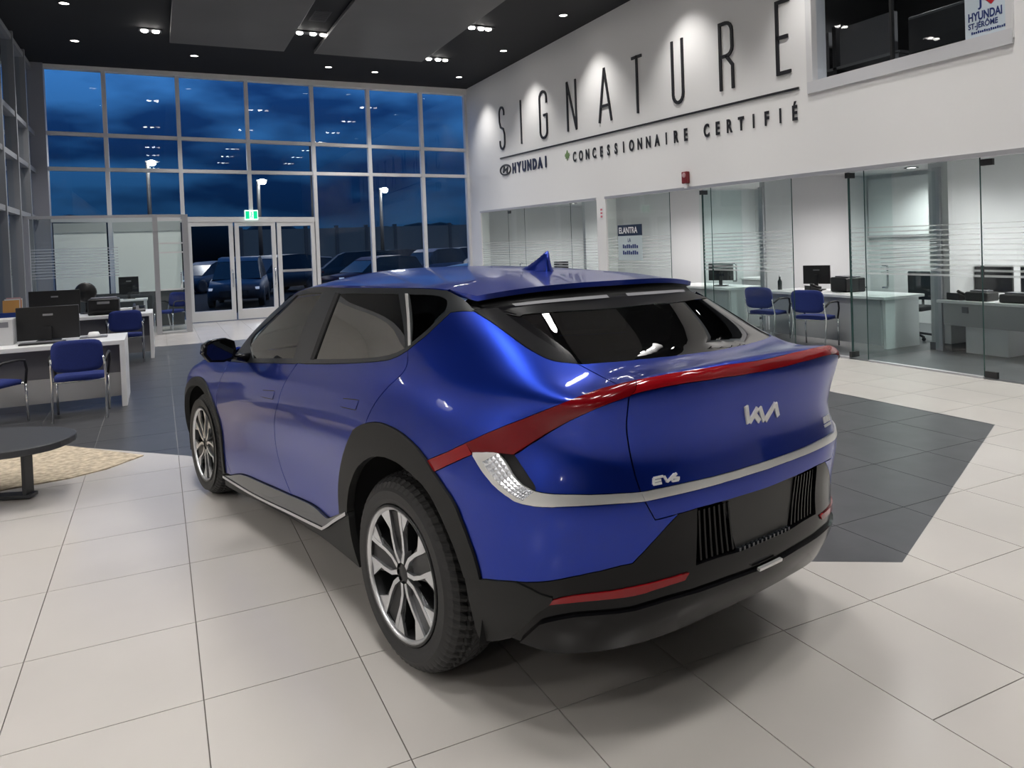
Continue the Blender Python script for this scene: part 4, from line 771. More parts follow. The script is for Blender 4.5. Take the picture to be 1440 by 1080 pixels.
# backing shell under the panel gaps (keeps the gaps dark)
W0 = cv('belt') + cv('belt2'); 
for mir in (False, True):
    lo = [(0.02, .27), (1.05, .27)] + [fi[0]] + fi[1:-1] + [fi[-1], (2.05, .24)] + [(3.9, .25)] + cv('arch_in', 4) + [(4.87, .30), (5.2, .28), (5.6, .28), (5.72, .30), (5.72, .52), (5.72, .78), (UMID, .78), (UMID, 1.26), (5.32, 1.30), (5.0, 1.38), (4.7, 1.38), (4.47, 1.35)] + rv('belt2') + rv('belt') + [(1.6, 1.10), (.8, 1.05), (.02, 1.05)]
    put('body_shell', [panel_geo(lo, S, (), 0, 0, -.022, .06, FLIP, mir)], M_LINER, car)
# front end
for nm, lp, mt in (('front_bumper', [(0.004, .26), (.6, .26), (1.02, .26), fo[-1], (.78, .66), (.70, .85), (.6, .87), (.004, .87)], M_PAINT), ('hood', [(.004, .875), (.6, .875), (.72, .87), (.85, 1.03), (1.2, 1.105), (1.6, 1.125), (1.95, 1.125), (1.55, 1.44), (.004, 1.44)], M_PAINT)):
    put(nm, [panel_geo(lp, S, (), .001, .014, 0, .05, FLIP, mir) for mir in (False, True)], mt, car)
for mir in (False, True):
    put('headlamp', [panel_geo([(.62, .74), (.95, .84), (.93, .90), (.60, .80)], S, (), 0, .01, .004, .03, FLIP, mir)], mat('headlamp_lens', (.6, .62, .65), .1, .3, 1.0), car)
# windshield and cowl: ruled across the A-pillar line and its mirror
us = np.linspace(.004, 2.14, 40); R7 = S(us, np.full(40, 1.45)); R7[:, 1] = np.abs(R7[:, 1])
mb = MB(); kx = 10
for i in range(40):
    for j in range(kx + 1):
        t = -1 + 2 * j / kx; mb.v.append(tuple(stance([[R7[i, 0] + .05 * (1 - t * t) * (R7[i, 1] / .6), R7[i, 1] * t, R7[i, 2] + .03 * (1 - t * t)]])[0]))
for i in range(39):
    for j in range(kx): mb.f.append([i * (kx + 1) + j, i * (kx + 1) + j + 1, (i + 1) * (kx + 1) + j + 1, (i + 1) * (kx + 1) + j]); mb.sm.append(True); mb.mi.append(0)
mb.build('windshield', M_TGLASS, car)
# roof and spoiler
def te(y): return -.31 + .125 * (np.abs(y) / .66) ** 2.2
yy = np.linspace(-1, 1, 31)
def jx(y): return .02 + .16 * (1 - np.abs(y / .66) ** 2)
def wr_(x): return float(ip(x, XE, WE)[0])
rf = [(x, wr_(x) - .004) for x in np.linspace(float(jx(.66)), 1.72, 24)] + [(1.80 - .02 * abs(t), .66 * t) for t in np.linspace(1, -1, 13)] + [(x, -wr_(x) + .004) for x in np.linspace(1.72, float(jx(.66)), 24)] + [(float(jx(.655 * t)), .655 * t) for t in np.linspace(-1, 1, 25)]
put('roof', [panel_geo(rf, ROOF, (), .0025, .02, 0, .04, False)], M_PAINT, car)
sp = [(float(jx(.655 * t)), .655 * t) for t in np.linspace(1, -1, 25)] + [(x, -.66) for x in np.linspace(.0, -.13, 5)] + [(float(te(.66 * t)), .66 * t) for t in np.linspace(-1, 1, 31)] + [(x, .66) for x in np.linspace(-.13, .0, 5)]
put('spoiler', [panel_geo(sp[::-1] if True else sp, ROOF, (), .0025, .022, .001, .03, False)], M_PAINT, car)
# black underside of the spoiler down to the rear glass
n_ = 41; ul = np.linspace(4.66, 2 * UMID - 4.66, n_)
gt = UV['glass_top']; gu = [p[0] for p in gt]; gv = [p[1] for p in gt]
def vtop(u):
    u = u if u < UMID else 2 * UMID - u
    return 1.40 + (1.425 - 1.40) * min(1, max(0, (u - 4.65) / .25)) if u < gu[0] else float(np.interp(u, gu + [UMID], gv + [gv[-1]]))
lowc = S(ul, np.array([vtop(u) for u in ul])); yt = np.clip(lowc[:, 1] / .60, -1, 1) * .655
topc = ROOF(te(yt), yt) + [.012, 0, -.020]; midc = (lowc * .55 + topc * .45) + np.array([.045, 0, -.002])
mb = MB(); rows_ = [lowc + [.002, 0, 0], midc, topc + [.02, 0, -.004], topc]
for r_ in rows_: mb.v += [tuple(p) for p in stance(r_)]
for k in range(3):
    for i in range(n_ - 1): mb.f.append([k * n_ + i, k * n_ + i + 1, (k + 1) * n_ + i + 1, (k + 1) * n_ + i]); mb.sm.append(True); mb.mi.append(0)
mb.build('spoiler_underside', mat('satin_black', (.0015, .0015, .002), .35, spec=.08), car)
def slot(u0, u1, fa, fb2):  # pale strip: brightness seen through the spoiler opening, put into the colour
    mb = MB(); k = 12; u_ = np.linspace(u0, u1, k)
    for f_ in (fa, fb2):
        for u in u_:
            t = np.interp(u, ul, np.arange(n_)); i = int(min(n_ - 2, t)); w = t - i
            L_, M2_, T_ = [a[i] * (1 - w) + a[i + 1] * w for a in (lowc, midc, topc)]
            p = M2_ * (1 - f_) + T_ * f_ + np.array([-.016, 0, .0]); mb.v.append(tuple(stance([p])[0]))
    for i in range(k - 1): mb.f.append([i, i + 1, k + i + 1, k + i]); mb.sm.append(True); mb.mi.append(0)
    return mb.build('spoiler_slot_gleam', mat('painted_slot_gleam', (.20, .20, .215), .6), car)
slot(5.36, 6.00, .0, .25); slot(6.14, 6.72, .0, .25)
# shark fin
mb = MB(); fz = float(ROOF(.18, 0)[0][2]) - .008
prof = [(x - .152, h, w) for x, h, w in ((.58, .004, .010), (.50, .022, .030), (.43, .044, .037), (.38, .068, .036), (.34, .090, .032), (.315, .103, .024), (.298, .106, .016), (.296, .060, .022), (.288, .008, .030))]
vs = []
for (x, h, w) in prof: vs += [(x, -w - .006, fz), (x, -w * .86, fz + h * .45), (x, -w * .5, fz + h * .86), (x, 0, fz + h), (x, w * .5, fz + h * .86), (x, w * .86, fz + h * .45), (x, w + .006, fz)]
vs = [tuple(p) for p in stance(vs)]
mb.add(vs, [(i * 7 + j, i * 7 + j + 1, i * 7 + 8 + j, i * 7 + 7 + j) for i in range(len(prof) - 1) for j in range(6)], True)
mb.build('antenna_fin', M_PAINT, car)
# wing mirrors
for s_ in (1, -1):
    mb = MB(); prof = []
    sh = [(1.135, 1.10), (1.10, 1.052), (1.02, 1.045), (.965, 1.06), (.945, 1.11), (.955, 1.165), (1.0, 1.185), (1.08, 1.18), (1.125, 1.155)]
    for x, k in ((1.985, 1.0), (2.02, 1.04), (2.08, .98), (2.14, .72), (2.17, .35)):
        cy_, cz_ = 1.04, 1.115; prof += [(x, s_ * (cy_ + (y - cy_) * k), cz_ + (z - cz_) * k) for y, z in sh]
    n9 = len(sh); vs = [tuple(p) for p in stance(prof)]
    mb.add(vs, [(i * n9 + j, i * n9 + (j + 1) % n9, (i + 1) * n9 + (j + 1) % n9, (i + 1) * n9 + j) for i in range(4) for j in range(n9)], True); mb.f += [[4 * n9 + j for j in range(n9)], list(range(n9))]; mb.sm += [False, False]; mb.mi += [0, 0]
    mr = mb.build('wing_mirror', M_GBLACK, car)
    mb = MB(); mb.add([tuple(p) for p in stance([(1.982, s_ * (1.04 + (y - 1.04) * .84), 1.117 + (z - 1.115) * .84) for y, z in sh])], [list(range(n9))]); mb.build('mirror_glass', mat('mirror_glass', (.35, .37, .38), .03, 1.0), mr)
    mb = MB(); a = [(2.03, s_ * .97, 1.075), (2.06, s_ * .90, 1.055), (2.08, s_ * .83, 1.045)]; mb.tube([tuple(p) for p in stance(a)], [.02, .022, .03], 8); mb.build('mirror_arm', M_GBLACK, mr)
# underbody, wheel housings
mb = MB(); mb.box(-.55, 3.45, -.56, .56, .24, .46); mb.box(.55, 2.35, -.84, .84, .24, .42); mb.box(-.70, -.50, -.46, .46, .37, .44); me_ = mb.build('underbody', M_LINER, car)
for x, zc_ in ((0, .42), (2.9, .42)):
    for s_ in (1, -1):
        mb = MB(); R_ = .50 if x == 0 else .47
        arc = [(x + R_ * math.cos(a), zc_ + R_ * math.sin(a)) for a in np.linspace(-.35, PI + .35, 20)]
        vs = [(a, s_ * .90, b) for a, b in arc] + [(a, s_ * .55, b) for a, b in arc]; vs = [tuple(p) for p in stance(vs)]
        mb.add(vs, [(i, i + 1, 21 + i, 20 + i) for i in range(19)] + [tuple(20 + i for i in range(20))], True); mb.build('wheel_housing', M_LINER, car)
# cabin
mb = MB(); mb.box(-.55, 2.4, -.70, .70, .44, .50); mb.build('cabin_floor', M_LINER, car)
for (x, y, w) in ((1.25, .38, .50), (1.25, -.38, .50), (.30, .0, 1.25)):
    t = MB(); t.box(x - .26, x + .24, y - w / 2, y + w / 2, .55, .78); q = t.build('seat', M_SEAT, car, bevel=.05)
    t = MB(); t.add([(x - .30 + dx, y + dy, z) for (z, dx) in ((.70, .0), (1.14, -.17)) for dy in (-w / 2, w / 2) for dx in (dx, dx + .13)], [(0, 2, 3, 1), (4, 5, 7, 6), (0, 1, 5, 4), (2, 6, 7, 3), (0, 4, 6, 2), (1, 3, 7, 5)]); t.build('seat_back', M_SEAT, q, bevel=.04)
    for dy in ((0,) if w < 1 else (-.4, .4)):
        t = MB(); t.box(x - .46, x - .37, y + dy - .13, y + dy + .13, 1.17, 1.33); t.build('headrest', M_SEAT, q, bevel=.03)
mb = MB(); mb.box(1.95, 2.55, -.72, .72, .60, 1.0); mb.build('dashboard', M_BLACKM, car, bevel=.05)
mb = MB(); mb.tube([(1.82 + .06 * math.sin(a), .38 + .18 * math.cos(a), .96 + .17 * math.sin(a)) for a in [2 * PI * k / 24 for k in range(24)]], .014, 8, closed=True); mb.build('steering_wheel', M_BLACKP, car)

# ---- wheels
def make_wheel(R_, ri):
    """wheel centred at the origin, axle along +y (outside face at +y)"""
    k = ri / .252; parts = {}
    n = 192; W2 = .118 * k
    # tyre: revolved section with tread blocks
    sec = [(ri, W2 - .012), (ri + .012, W2 + .002), (ri + .03, W2 + .006), (ri + .062, W2 + .008), (R_ - .048, W2 + .001), (R_ - .026, W2 - .010), (R_ - .010, W2 - .030), (R_ - .002, W2 - .055)]
    half = [(.0, W2 - .066), (.0, W2 - .070), (0, .045), (0, .028), (0, .022), (0, .0)]
    prof = sec + [(R_ - .007, W2 - .062), (R_ + .001, W2 - .070), (R_ + .002, .040), (R_ - .006, .036), (R_ - .006, .028), (R_ + .003, .022), (R_ + .003, -.022), (R_ - .006, -.028), (R_ - .006, -.036), (R_ + .002, -.040), (R_ + .001, -W2 + .070), (R_ - .007, -W2 + .062)] + [(a, -b) for a, b in sec[::-1]]
    mb = MB(); vs = []; K = len(prof)
    for j in range(n):
        a = 2 * PI * j / n
        for i, (r, y) in enumerate(prof):
            aa = a + (.10 * (1 - abs(y) / W2) * (1 if y > 0 else -1) if r > R_ - .02 else 0)
            g = .0
            if 5 <= i <= K - 6 and j % 3 == 0: g = .009 if r > R_ - .01 else .004
            vs.append(((r - g) * math.cos(aa), y, (r - g) * math.sin(aa)))
    mb.add(vs, [(j * K + i, j * K + i + 1, (j + 1) % n * K + i + 1, (j + 1) % n * K + i) for j in range(n) for i in range(K - 1)], False)
    parts['wheel'] = (mb, M_TYRE)
    # raised ring on the sidewall
    mb = MB(); mb.lathe([(ri + .004, W2 - .004), (ri + .008, W2 + .006), (ri - .004, W2 + .006), (ri - .010, W2 - .004), (ri - .020, W2 - .05), (ri - .030, -W2 + .02)], 64, axis='y'); parts['rim'] = (mb, M_DALLOY)
    mb = MB(); mb.lathe([(ri - .002, W2 + .0065), (ri - .012, W2 + .002), (ri - .016, W2 - .006)], 64, axis='y'); parts['rim_lip'] = (mb, M_ALLOY)
    mb = MB(); mb.lathe([(.001, -.02), (ri - .02, -.03)], 40, axis='y'); mb.lathe([(.15 * k, -.02), (.15 * k, .012), (.05 * k, .012)], 40, axis='y'); parts['brake_disc'] = (mb, mat('brake_steel', (.10, .10, .105), .45, .6))
    mb = MB(); mb.lathe([(.001, W2 - .012), (.026 * k, W2 - .013), (.034 * k, W2 - .018), (.058 * k, W2 - .022), (.066 * k, W2 - .05)], 30, axis='y'); parts['hub_cap'] = (mb, M_DALLOY)
    sp = []
    for q in range(5):
        a0 = 2 * PI * q / 5 + PI / 2 + .06
        def P(r, da, y): a = a0 + da; return (r * k * math.cos(a), y * k, r * k * math.sin(a))
        dark = MB(); sil = MB()
        yo = .112; yi = .088; rr = .246
        # dark web: broad petal from the hub to the rim
        pet = [(.045, -.55), (.10, -.46), (.16, -.40), (rr, -.37), (rr, .37), (.16, .40), (.10, .46), (.045, .55)]
        pp = [P(r, d, yi + (.016 * (r / rr))) for r, d in pet]; pb = [P(r, d, yi - .035) for r, d in pet]; m_ = len(pet)
        dark.add(pp + pb, [list(range(m_)), list(range(m_, 2 * m_))[::-1]] + [(i, m_ + i, m_ + (i + 1) % m_, (i + 1) % m_) for i in range(m_)])
        # slot between the twin bars
        for s_ in (-1, 1):
            pth = [(.040, .30), (.085, .40), (.135, .30), (.19, .215), (rr + .002, .185)]
            wd = [.018, .016, .015, .017, .024]
            L_ = []; Rr = []
            for (r, d), w in zip(pth, wd):
                L_.append(P(r, s_ * d - w / (2 * r), yo - .004 * (1 - r / rr))); Rr.append(P(r, s_ * d + w / (2 * r), yo - .004 * (1 - r / rr)))
            base = len(pth); vs = L_ + Rr + [(x, y - .03 * k, z) for x, y, z in L_] + [(x, y - .03 * k, z) for x, y, z in Rr]
            fs = []
            for i in range(base - 1):
                fs += [(i, i + 1, base + i + 1, base + i), (2 * base + i, 2 * base + i + 1, i + 1, i), (base + i, base + i + 1, 3 * base + i + 1, 3 * base + i)]
            sil.add(vs, fs)
            # triangular machined patch at the rim
            t3 = [P(rr, s_ * .20, yo - .001), P(rr, s_ * .47, yo - .001), P(.165, s_ * .30, yo - .004)]
            t3b = [(x, y - .012 * k, z) for x, y, z in t3]; sil.add(t3 + t3b, [(0, 1, 2), (0, 3, 4, 1), (1, 4, 5, 2), (2, 5, 3, 0)])
        cut = MB(); cp = [P(.07, -.13, yi + .012), P(rr - .01, -.10, yi + .022), P(rr - .01, .10, yi + .022), P(.07, .13, yi + .012)]; cut.add(cp, [(0, 1, 2, 3)])
        sp.append((dark, sil, cut))
        lug = a0 + PI / 5; parts.setdefault('lugs', []).append((.052 * k * math.cos(lug), .052 * k * math.sin(lug)))
    parts['spokes'] = sp; parts['W2'] = W2; return parts
def place_wheel(x, y, R_, ri, s_, steer=0.0, camber=0.0, spin=0.0):
    pr = make_wheel(R_, ri); mb, mt = pr['wheel']; w = mb.build('wheel', mt, car, fix=True)
    rim = pr['rim'][0].build('rim', pr['rim'][1], w); pr['rim_lip'][0].build('rim_lip', pr['rim_lip'][1], w); pr['brake_disc'][0].build('brake_disc', pr['brake_disc'][1], w); pr['hub_cap'][0].build('hub_cap', pr['hub_cap'][1], w)
    for d, si, cu in pr['spokes']:
        d.build('spoke', M_DALLOY, w); si.build('spoke_face', M_ALLOY, w)
    for (a, b) in pr['lugs']: MB().lathe([(.001, .092), (.008, .092), (.009, .07)], 8, (a, 0, b), axis='y').build('wheel_nut', M_BLACKM, w)
    w.location = (x, y, R_ + .001); w.rotation_euler = (0, 0, 0)
    rot = Matrix.Rotation(camber * s_ * -1, 4, 'X') @ Matrix.Rotation(steer + (PI if s_ < 0 else 0), 4, 'Z') @ Matrix.Rotation(spin, 4, 'Y')
    w.rotation_euler = rot.to_euler(); return w
place_wheel(.023, .812, .385, .264, 1, steer=.024, spin=.25)
place_wheel(2.86, .81, .352, .252, 1, steer=.015, spin=.9)
place_wheel(0, -.80, .385, .264, -1, spin=.5); place_wheel(2.86, -.80, .352, .252, -1, spin=.1)


# ================================================================ sign on the white wall
XS = XW - .012
def wz(y, z): return z + .0195 * (y - 12.5)            # the lettering runs very slightly uphill towards the windows
def wp(y, z): return (XS, y, wz(y, z))
sign = thing('wall_sign', 'tall black SIGNATURE lettering with underline on the white wall', 'sign', (0, 0, 0))
def stroke(mb, pts, w=.052):
    """flat raised stroke on the wall through (y, z) points; y grows away from the camera (to the left)"""
    P = [np.array(p, float) for i_, p in enumerate(pts) if i_ == 0 or math.hypot(p[0] - pts[i_ - 1][0], p[1] - pts[i_ - 1][1]) > 1e-4]; k = len(P); L_, R_ = [], []
    for i in range(k):
        d0 = P[i] - P[i - 1] if i else P[1] - P[0]; d1 = P[i + 1] - P[i] if i < k - 1 else d0
        d0, d1 = d0 / np.linalg.norm(d0), d1 / np.linalg.norm(d1); t = d0 + d1; t = t / (np.linalg.norm(t) + 1e-9); n = np.array([-t[1], t[0]]); c = max(.5, float(np.dot(n, [-d0[1], d0[0]])))
        L_.append(P[i] + n * w / 2 / c); R_.append(P[i] - n * w / 2 / c)
    vs = [(XS - .012, a, wz(a, b)) for a, b in L_ + R_] + [(XW, a, wz(a, b)) for a, b in L_ + R_]; fs = []
    for i in range(k - 1): fs += [(i, i + 1, k + i + 1, k + i), (i, 2 * k + i, 2 * k + i + 1, i + 1), (k + i, k + i + 1, 3 * k + i + 1, 3 * k + i)]
    fs += [(0, k, 3 * k, 2 * k), (k - 1, 3 * k - 1, 4 * k - 1, 2 * k - 1)]
    mb.add(vs, fs)
def arc(cy_, cz_, ry, rz, a0, a1, n=8): return [(cy_ + ry * math.cos(math.radians(a0 + (a1 - a0) * i / n)), cz_ + rz * math.sin(math.radians(a0 + (a1 - a0) * i / n))) for i in range(n + 1)]
ZB, ZT = 4.02, 5.085
def letter(ch, yl, yr):
    mb = MB(); h = (yl - yr); c = (yl + yr) / 2; r = h / 2
    if ch == 'S': stroke(mb, [(yr, ZT - .22)] + arc(c, ZT - .15, -r, .15, 0, 180)[0:] + [(yl, ZT - .36), (c + r * .6, ZT - .50), (c - r * .6, ZB + .50), (yr, ZB + .36)] + arc(c, ZB + .15, -r, .15, 0, -180) + [(yl, ZB + .22)])
    if ch == 'I': stroke(mb, [(c, ZB), (c, ZT)])
    if ch == 'G': stroke(mb, [(yr, ZT - .28)] + arc(c, ZT - .15, -r, .15, 0, 180) + arc(c, ZB + .15, -r, .15, 180, 360) + [(yr, ZB + .52), (c, ZB + .52)])
    if ch == 'N': stroke(mb, [(yl, ZB), (yl, ZT)]); stroke(mb, [(yl, ZT), (yr, ZB)]); stroke(mb, [(yr, ZB), (yr, ZT)])
    if ch == 'A': stroke(mb, [(yl, ZB), (c, ZT)]); stroke(mb, [(c, ZT), (yr, ZB)]); stroke(mb, [(yl - .08 * h / .4, ZB + .32), (yr + .08 * h / .4, ZB + .32)])
    if ch == 'T': stroke(mb, [(c, ZB), (c, ZT)]); stroke(mb, [(yl, ZT - .03), (yr, ZT - .03)])
    if ch == 'U': stroke(mb, [(yl, ZT), (yl, ZB + .15)] + arc(c, ZB + .15, r, .15, 0, -180) + [(yr, ZT)])
    if ch == 'R': stroke(mb, [(yl, ZB), (yl, ZT - .03), (c, ZT - .03)] + arc(c, ZT - .18, -r, .15, 90, 0, 4) + [(yr, ZT - .42)] + arc(c, ZT - .42, -r, .12, 0, -90, 4) + [(yl, ZT - .54)]); stroke(mb, [(c, ZT - .54), (yr, ZT - .70), (yr, ZB)])
    if ch == 'E': stroke(mb, [(yr, ZT - .03), (yl, ZT - .03), (yl, ZB + .03), (yr, ZB + .03)]); stroke(mb, [(yl, (ZB + ZT) / 2), (yr + .04, (ZB + ZT) / 2)])
    mb.build('letter', M_INK, sign)
for ch, yl, yr in (('S', 17.5, 17.22), ('I', 16.3, 16.2), ('G', 15.26, 14.93), ('N', 13.98, 13.62), ('A', 12.72, 12.28), ('T', 11.55, 11.24), ('U', 10.35, 10.08), ('R', 9.15, 8.88), ('E', 7.96, 7.72)): letter(ch, yl, yr)
mb = MB(); stroke(mb, [(17.53, 3.79), (7.59, 3.785)], .030); mb.build('underline', M_INK, sign)
def wall_text(name, body, y, z, size, sx_, material, parent, offset=0.0, align='LEFT'):
    s_ = .0195
    M_ = Matrix(((0, 0, -1, XS - .002), (-1, 0, 0, y), (-s_, 1, 0, wz(y, z)), (0, 0, 0, 1)))
    return text_obj(name, body, size, material, parent, M_, sx_, .004, align, offset=offset)
sub = thing('wall_lettering', 'small black line CONCESSIONNAIRE CERTIFIÉ with a green maple leaf', 'sign')
def spaced(body, y0, y1, z, size, sx_, material, parent, nm='letter', offset=0.0):
    """letter-spaced line between two wall positions"""
    n = len(body); st = (y0 - y1 - size * .55 * sx_) / (n - 1)
    for i, ch in enumerate(body):
        if ch != ' ': wall_text(nm, ch, y0 - size * .27 * sx_ - i * st, z, size, sx_, material, parent, offset, 'CENTER')
spaced('CONCESSIONNAIRE CERTIFIÉ', 13.80, 7.62, 3.355, .285, .70, M_INK, sub, offset=.009)
lf = [(0, -.10), (.01, -.04), (.07, -.05), (.06, -.02), (.11, .02), (.08, .03), (.09, .06), (.05, .05), (.03, .08), (0, .13), (-.03, .08), (-.05, .05), (-.09, .06), (-.08, .03), (-.11, .02), (-.06, -.02), (-.07, -.05), (-.01, -.04)]
mb = MB(); mb.prism(lf, 0, .012, lambda a, b_, h: (XW - h, 14.07 - a, wz(14.07, 3.50) + b_)); mb.build('maple_leaf', mat('leaf_green', (.16, .26, .09), .5), sub)
hy = thing('brand_sign', 'dark blue HYUNDAI word and oval emblem under the big lettering', 'sign')
M_NAVY = mat('navy_lettering', (.008, .012, .05), .5)
mb = MB(); stroke(mb, arc(17.24, 3.47, .31, .125, 0, 360, 24), .035)
stroke(mb, [(17.36, 3.40), (17.30, 3.56)], .05); stroke(mb, [(17.15, 3.38), (17.10, 3.54)], .05); stroke(mb, [(17.31, 3.45), (17.14, 3.50)], .04); mb.build('emblem', M_INK, hy)
spaced('HYUNDAI', 16.80, 14.97, 3.36, .33, .88, M_NAVY, hy, offset=.020)

# ================================================================ mezzanine window
w3 = thing('window_3', None, None); w3['kind'] = 'structure'; w3['label'] = 'mezzanine office window high in the white wall'
MB().box(XW - .03, XW + .25, WY0 - .05, WY1 + .05, WZ0 - .06, WZ0 + .10).build('sill', mat('pale_sill', (.62, .62, .64), .4), w3)
MB().box(XW - .02, XW + .25, WY1 - .04, WY1 + .06, WZ0, WZ1).build('jamb', M_FRAME, w3); MB().box(XW - .02, XW + .25, WY0 - .06, WY0 + .02, WZ0, WZ1).build('jamb', M_FRAME, w3)
MB().box(XW + .05, XW + .10, 6.18, 6.21, WZ0 + .1, WZ1).build('glass_joint', M_BLACKP, w3)
for a_, b_ in ((WY0 + .02, 6.18), (6.21, WY1 - .04)): MB().add([(XW + .08, a_, WZ0 + .1), (XW + .08, b_, WZ0 + .1), (XW + .08, b_, WZ1), (XW + .08, a_, WZ1)], [(0, 1, 2, 3)]).build('pane', M_PANE, w3, fix=False)
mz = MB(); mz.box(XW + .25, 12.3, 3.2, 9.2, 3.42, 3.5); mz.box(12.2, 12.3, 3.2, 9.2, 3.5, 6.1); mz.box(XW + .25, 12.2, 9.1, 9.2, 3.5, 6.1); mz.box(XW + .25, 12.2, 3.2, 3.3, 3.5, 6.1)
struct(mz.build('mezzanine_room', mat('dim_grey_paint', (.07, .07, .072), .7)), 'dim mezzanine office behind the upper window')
ms = thing('shelving_unit', 'dim grey office partition and shelf seen through the upper window', 'shelf', (9.6, 7.9, 3.5))
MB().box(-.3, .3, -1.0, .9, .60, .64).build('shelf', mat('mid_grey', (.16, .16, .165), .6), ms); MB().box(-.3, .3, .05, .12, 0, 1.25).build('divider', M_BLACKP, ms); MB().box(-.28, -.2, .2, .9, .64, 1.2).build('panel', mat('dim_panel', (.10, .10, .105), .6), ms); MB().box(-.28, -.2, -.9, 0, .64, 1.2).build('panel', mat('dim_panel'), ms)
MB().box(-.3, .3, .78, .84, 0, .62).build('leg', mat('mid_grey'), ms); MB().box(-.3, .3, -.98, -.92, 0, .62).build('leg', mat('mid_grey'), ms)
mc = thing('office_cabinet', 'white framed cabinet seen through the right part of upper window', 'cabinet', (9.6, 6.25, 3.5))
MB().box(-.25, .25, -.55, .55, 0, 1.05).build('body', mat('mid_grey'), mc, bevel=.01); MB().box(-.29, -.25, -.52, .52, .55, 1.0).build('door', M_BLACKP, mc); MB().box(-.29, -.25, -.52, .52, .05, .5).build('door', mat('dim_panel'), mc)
downlight(10.2, 7.6, 'dim ceiling light behind the left half of the upper window', 130, 130); downlight(10.4, 5.6, 'dim ceiling light behind the right half of the upper window', 130, 130)
ps = thing('window_poster', 'white poster with a red heart and blue HYUNDAI ST-JÉRÔME lettering', 'poster', (XW + .05, 5.01, 3.73))
MB().box(-.004, .004, -.26, .26, 0, .62).build('sheet', mat('poster_paper', (.60, .68, .74), .5), ps)
def ptext(body, y, z, size, sx_, m_, off=0.0, par=ps): return text_obj('lettering', body, size, m_, par, Matrix(((0, 0, -1, -.006), (-1, 0, 0, y), (0, 1, 0, z), (0, 0, 0, 1))), sx_, .001, offset=off)
M_PBLUE = mat('poster_blue', (.01, .03, .16), .5)
ptext("J'", .10, .34, .13, 1.0, M_PBLUE, .004); ptext('HYUNDAI', .225, .20, .125, .66, M_PBLUE, .004); ptext('ST-JÉRÔME', .225, .115, .085, .78, M_PBLUE, .002)
q_ = MB()
for k in range(17): q_.box(-.007, -.004, .19 - .023 * k - .016, .19 - .023 * k, .055, .055 + (.022 if k % 3 else .028))
tag(q_.build('small_print', M_PBLUE, ps), kind='stuff')
ht = [(0, -.07), (.07, .0), (.075, .04), (.045, .065), (.015, .055), (0, .03), (-.015, .055), (-.045, .065), (-.075, .04), (-.07, 0)]
mb = MB(); mb.prism(ht, 0, .002, lambda a, b_, h: (-.005 - h, -.03 - a, .40 + b_)); mb.build('heart', mat('heart_red', (.45, .01, .02), .5), ps)

# small things on the wall
al = thing('fire_alarm', 'small dark red fire alarm on the white wall', 'alarm', (XW - .02, 10.06, 2.66))
MB().box(-.05, .02, -.07, .07, -.08, .12).build('housing', mat('alarm_red', (.20, .015, .02), .4), al, bevel=.012); MB().lathe([(.001, -.055), (.04, -.055), (.045, -.05)], 12, (0, 0, .06), axis='x').build('strobe', mat('strobe_lens', (.5, .3, .3), .3), al)
MB().box(-.03, .02, -.03, .03, -.16, -.08).build('base', M_WHITE, al)
nt_ = thing('post_notice', 'small pink and white notice on the white post', 'notice', (XW - .004, 12.77, 2.22))
MB().box(-.003, .003, -.05, .05, -.12, .12).build('sheet', M_WHITE, nt_); 
for k in range(3): MB().box(-.005, -.003, -.035, .035, -.09 + k * .07, -.05 + k * .07).build('print', mat('pink_print', (.6, .16, .2), .6), nt_)

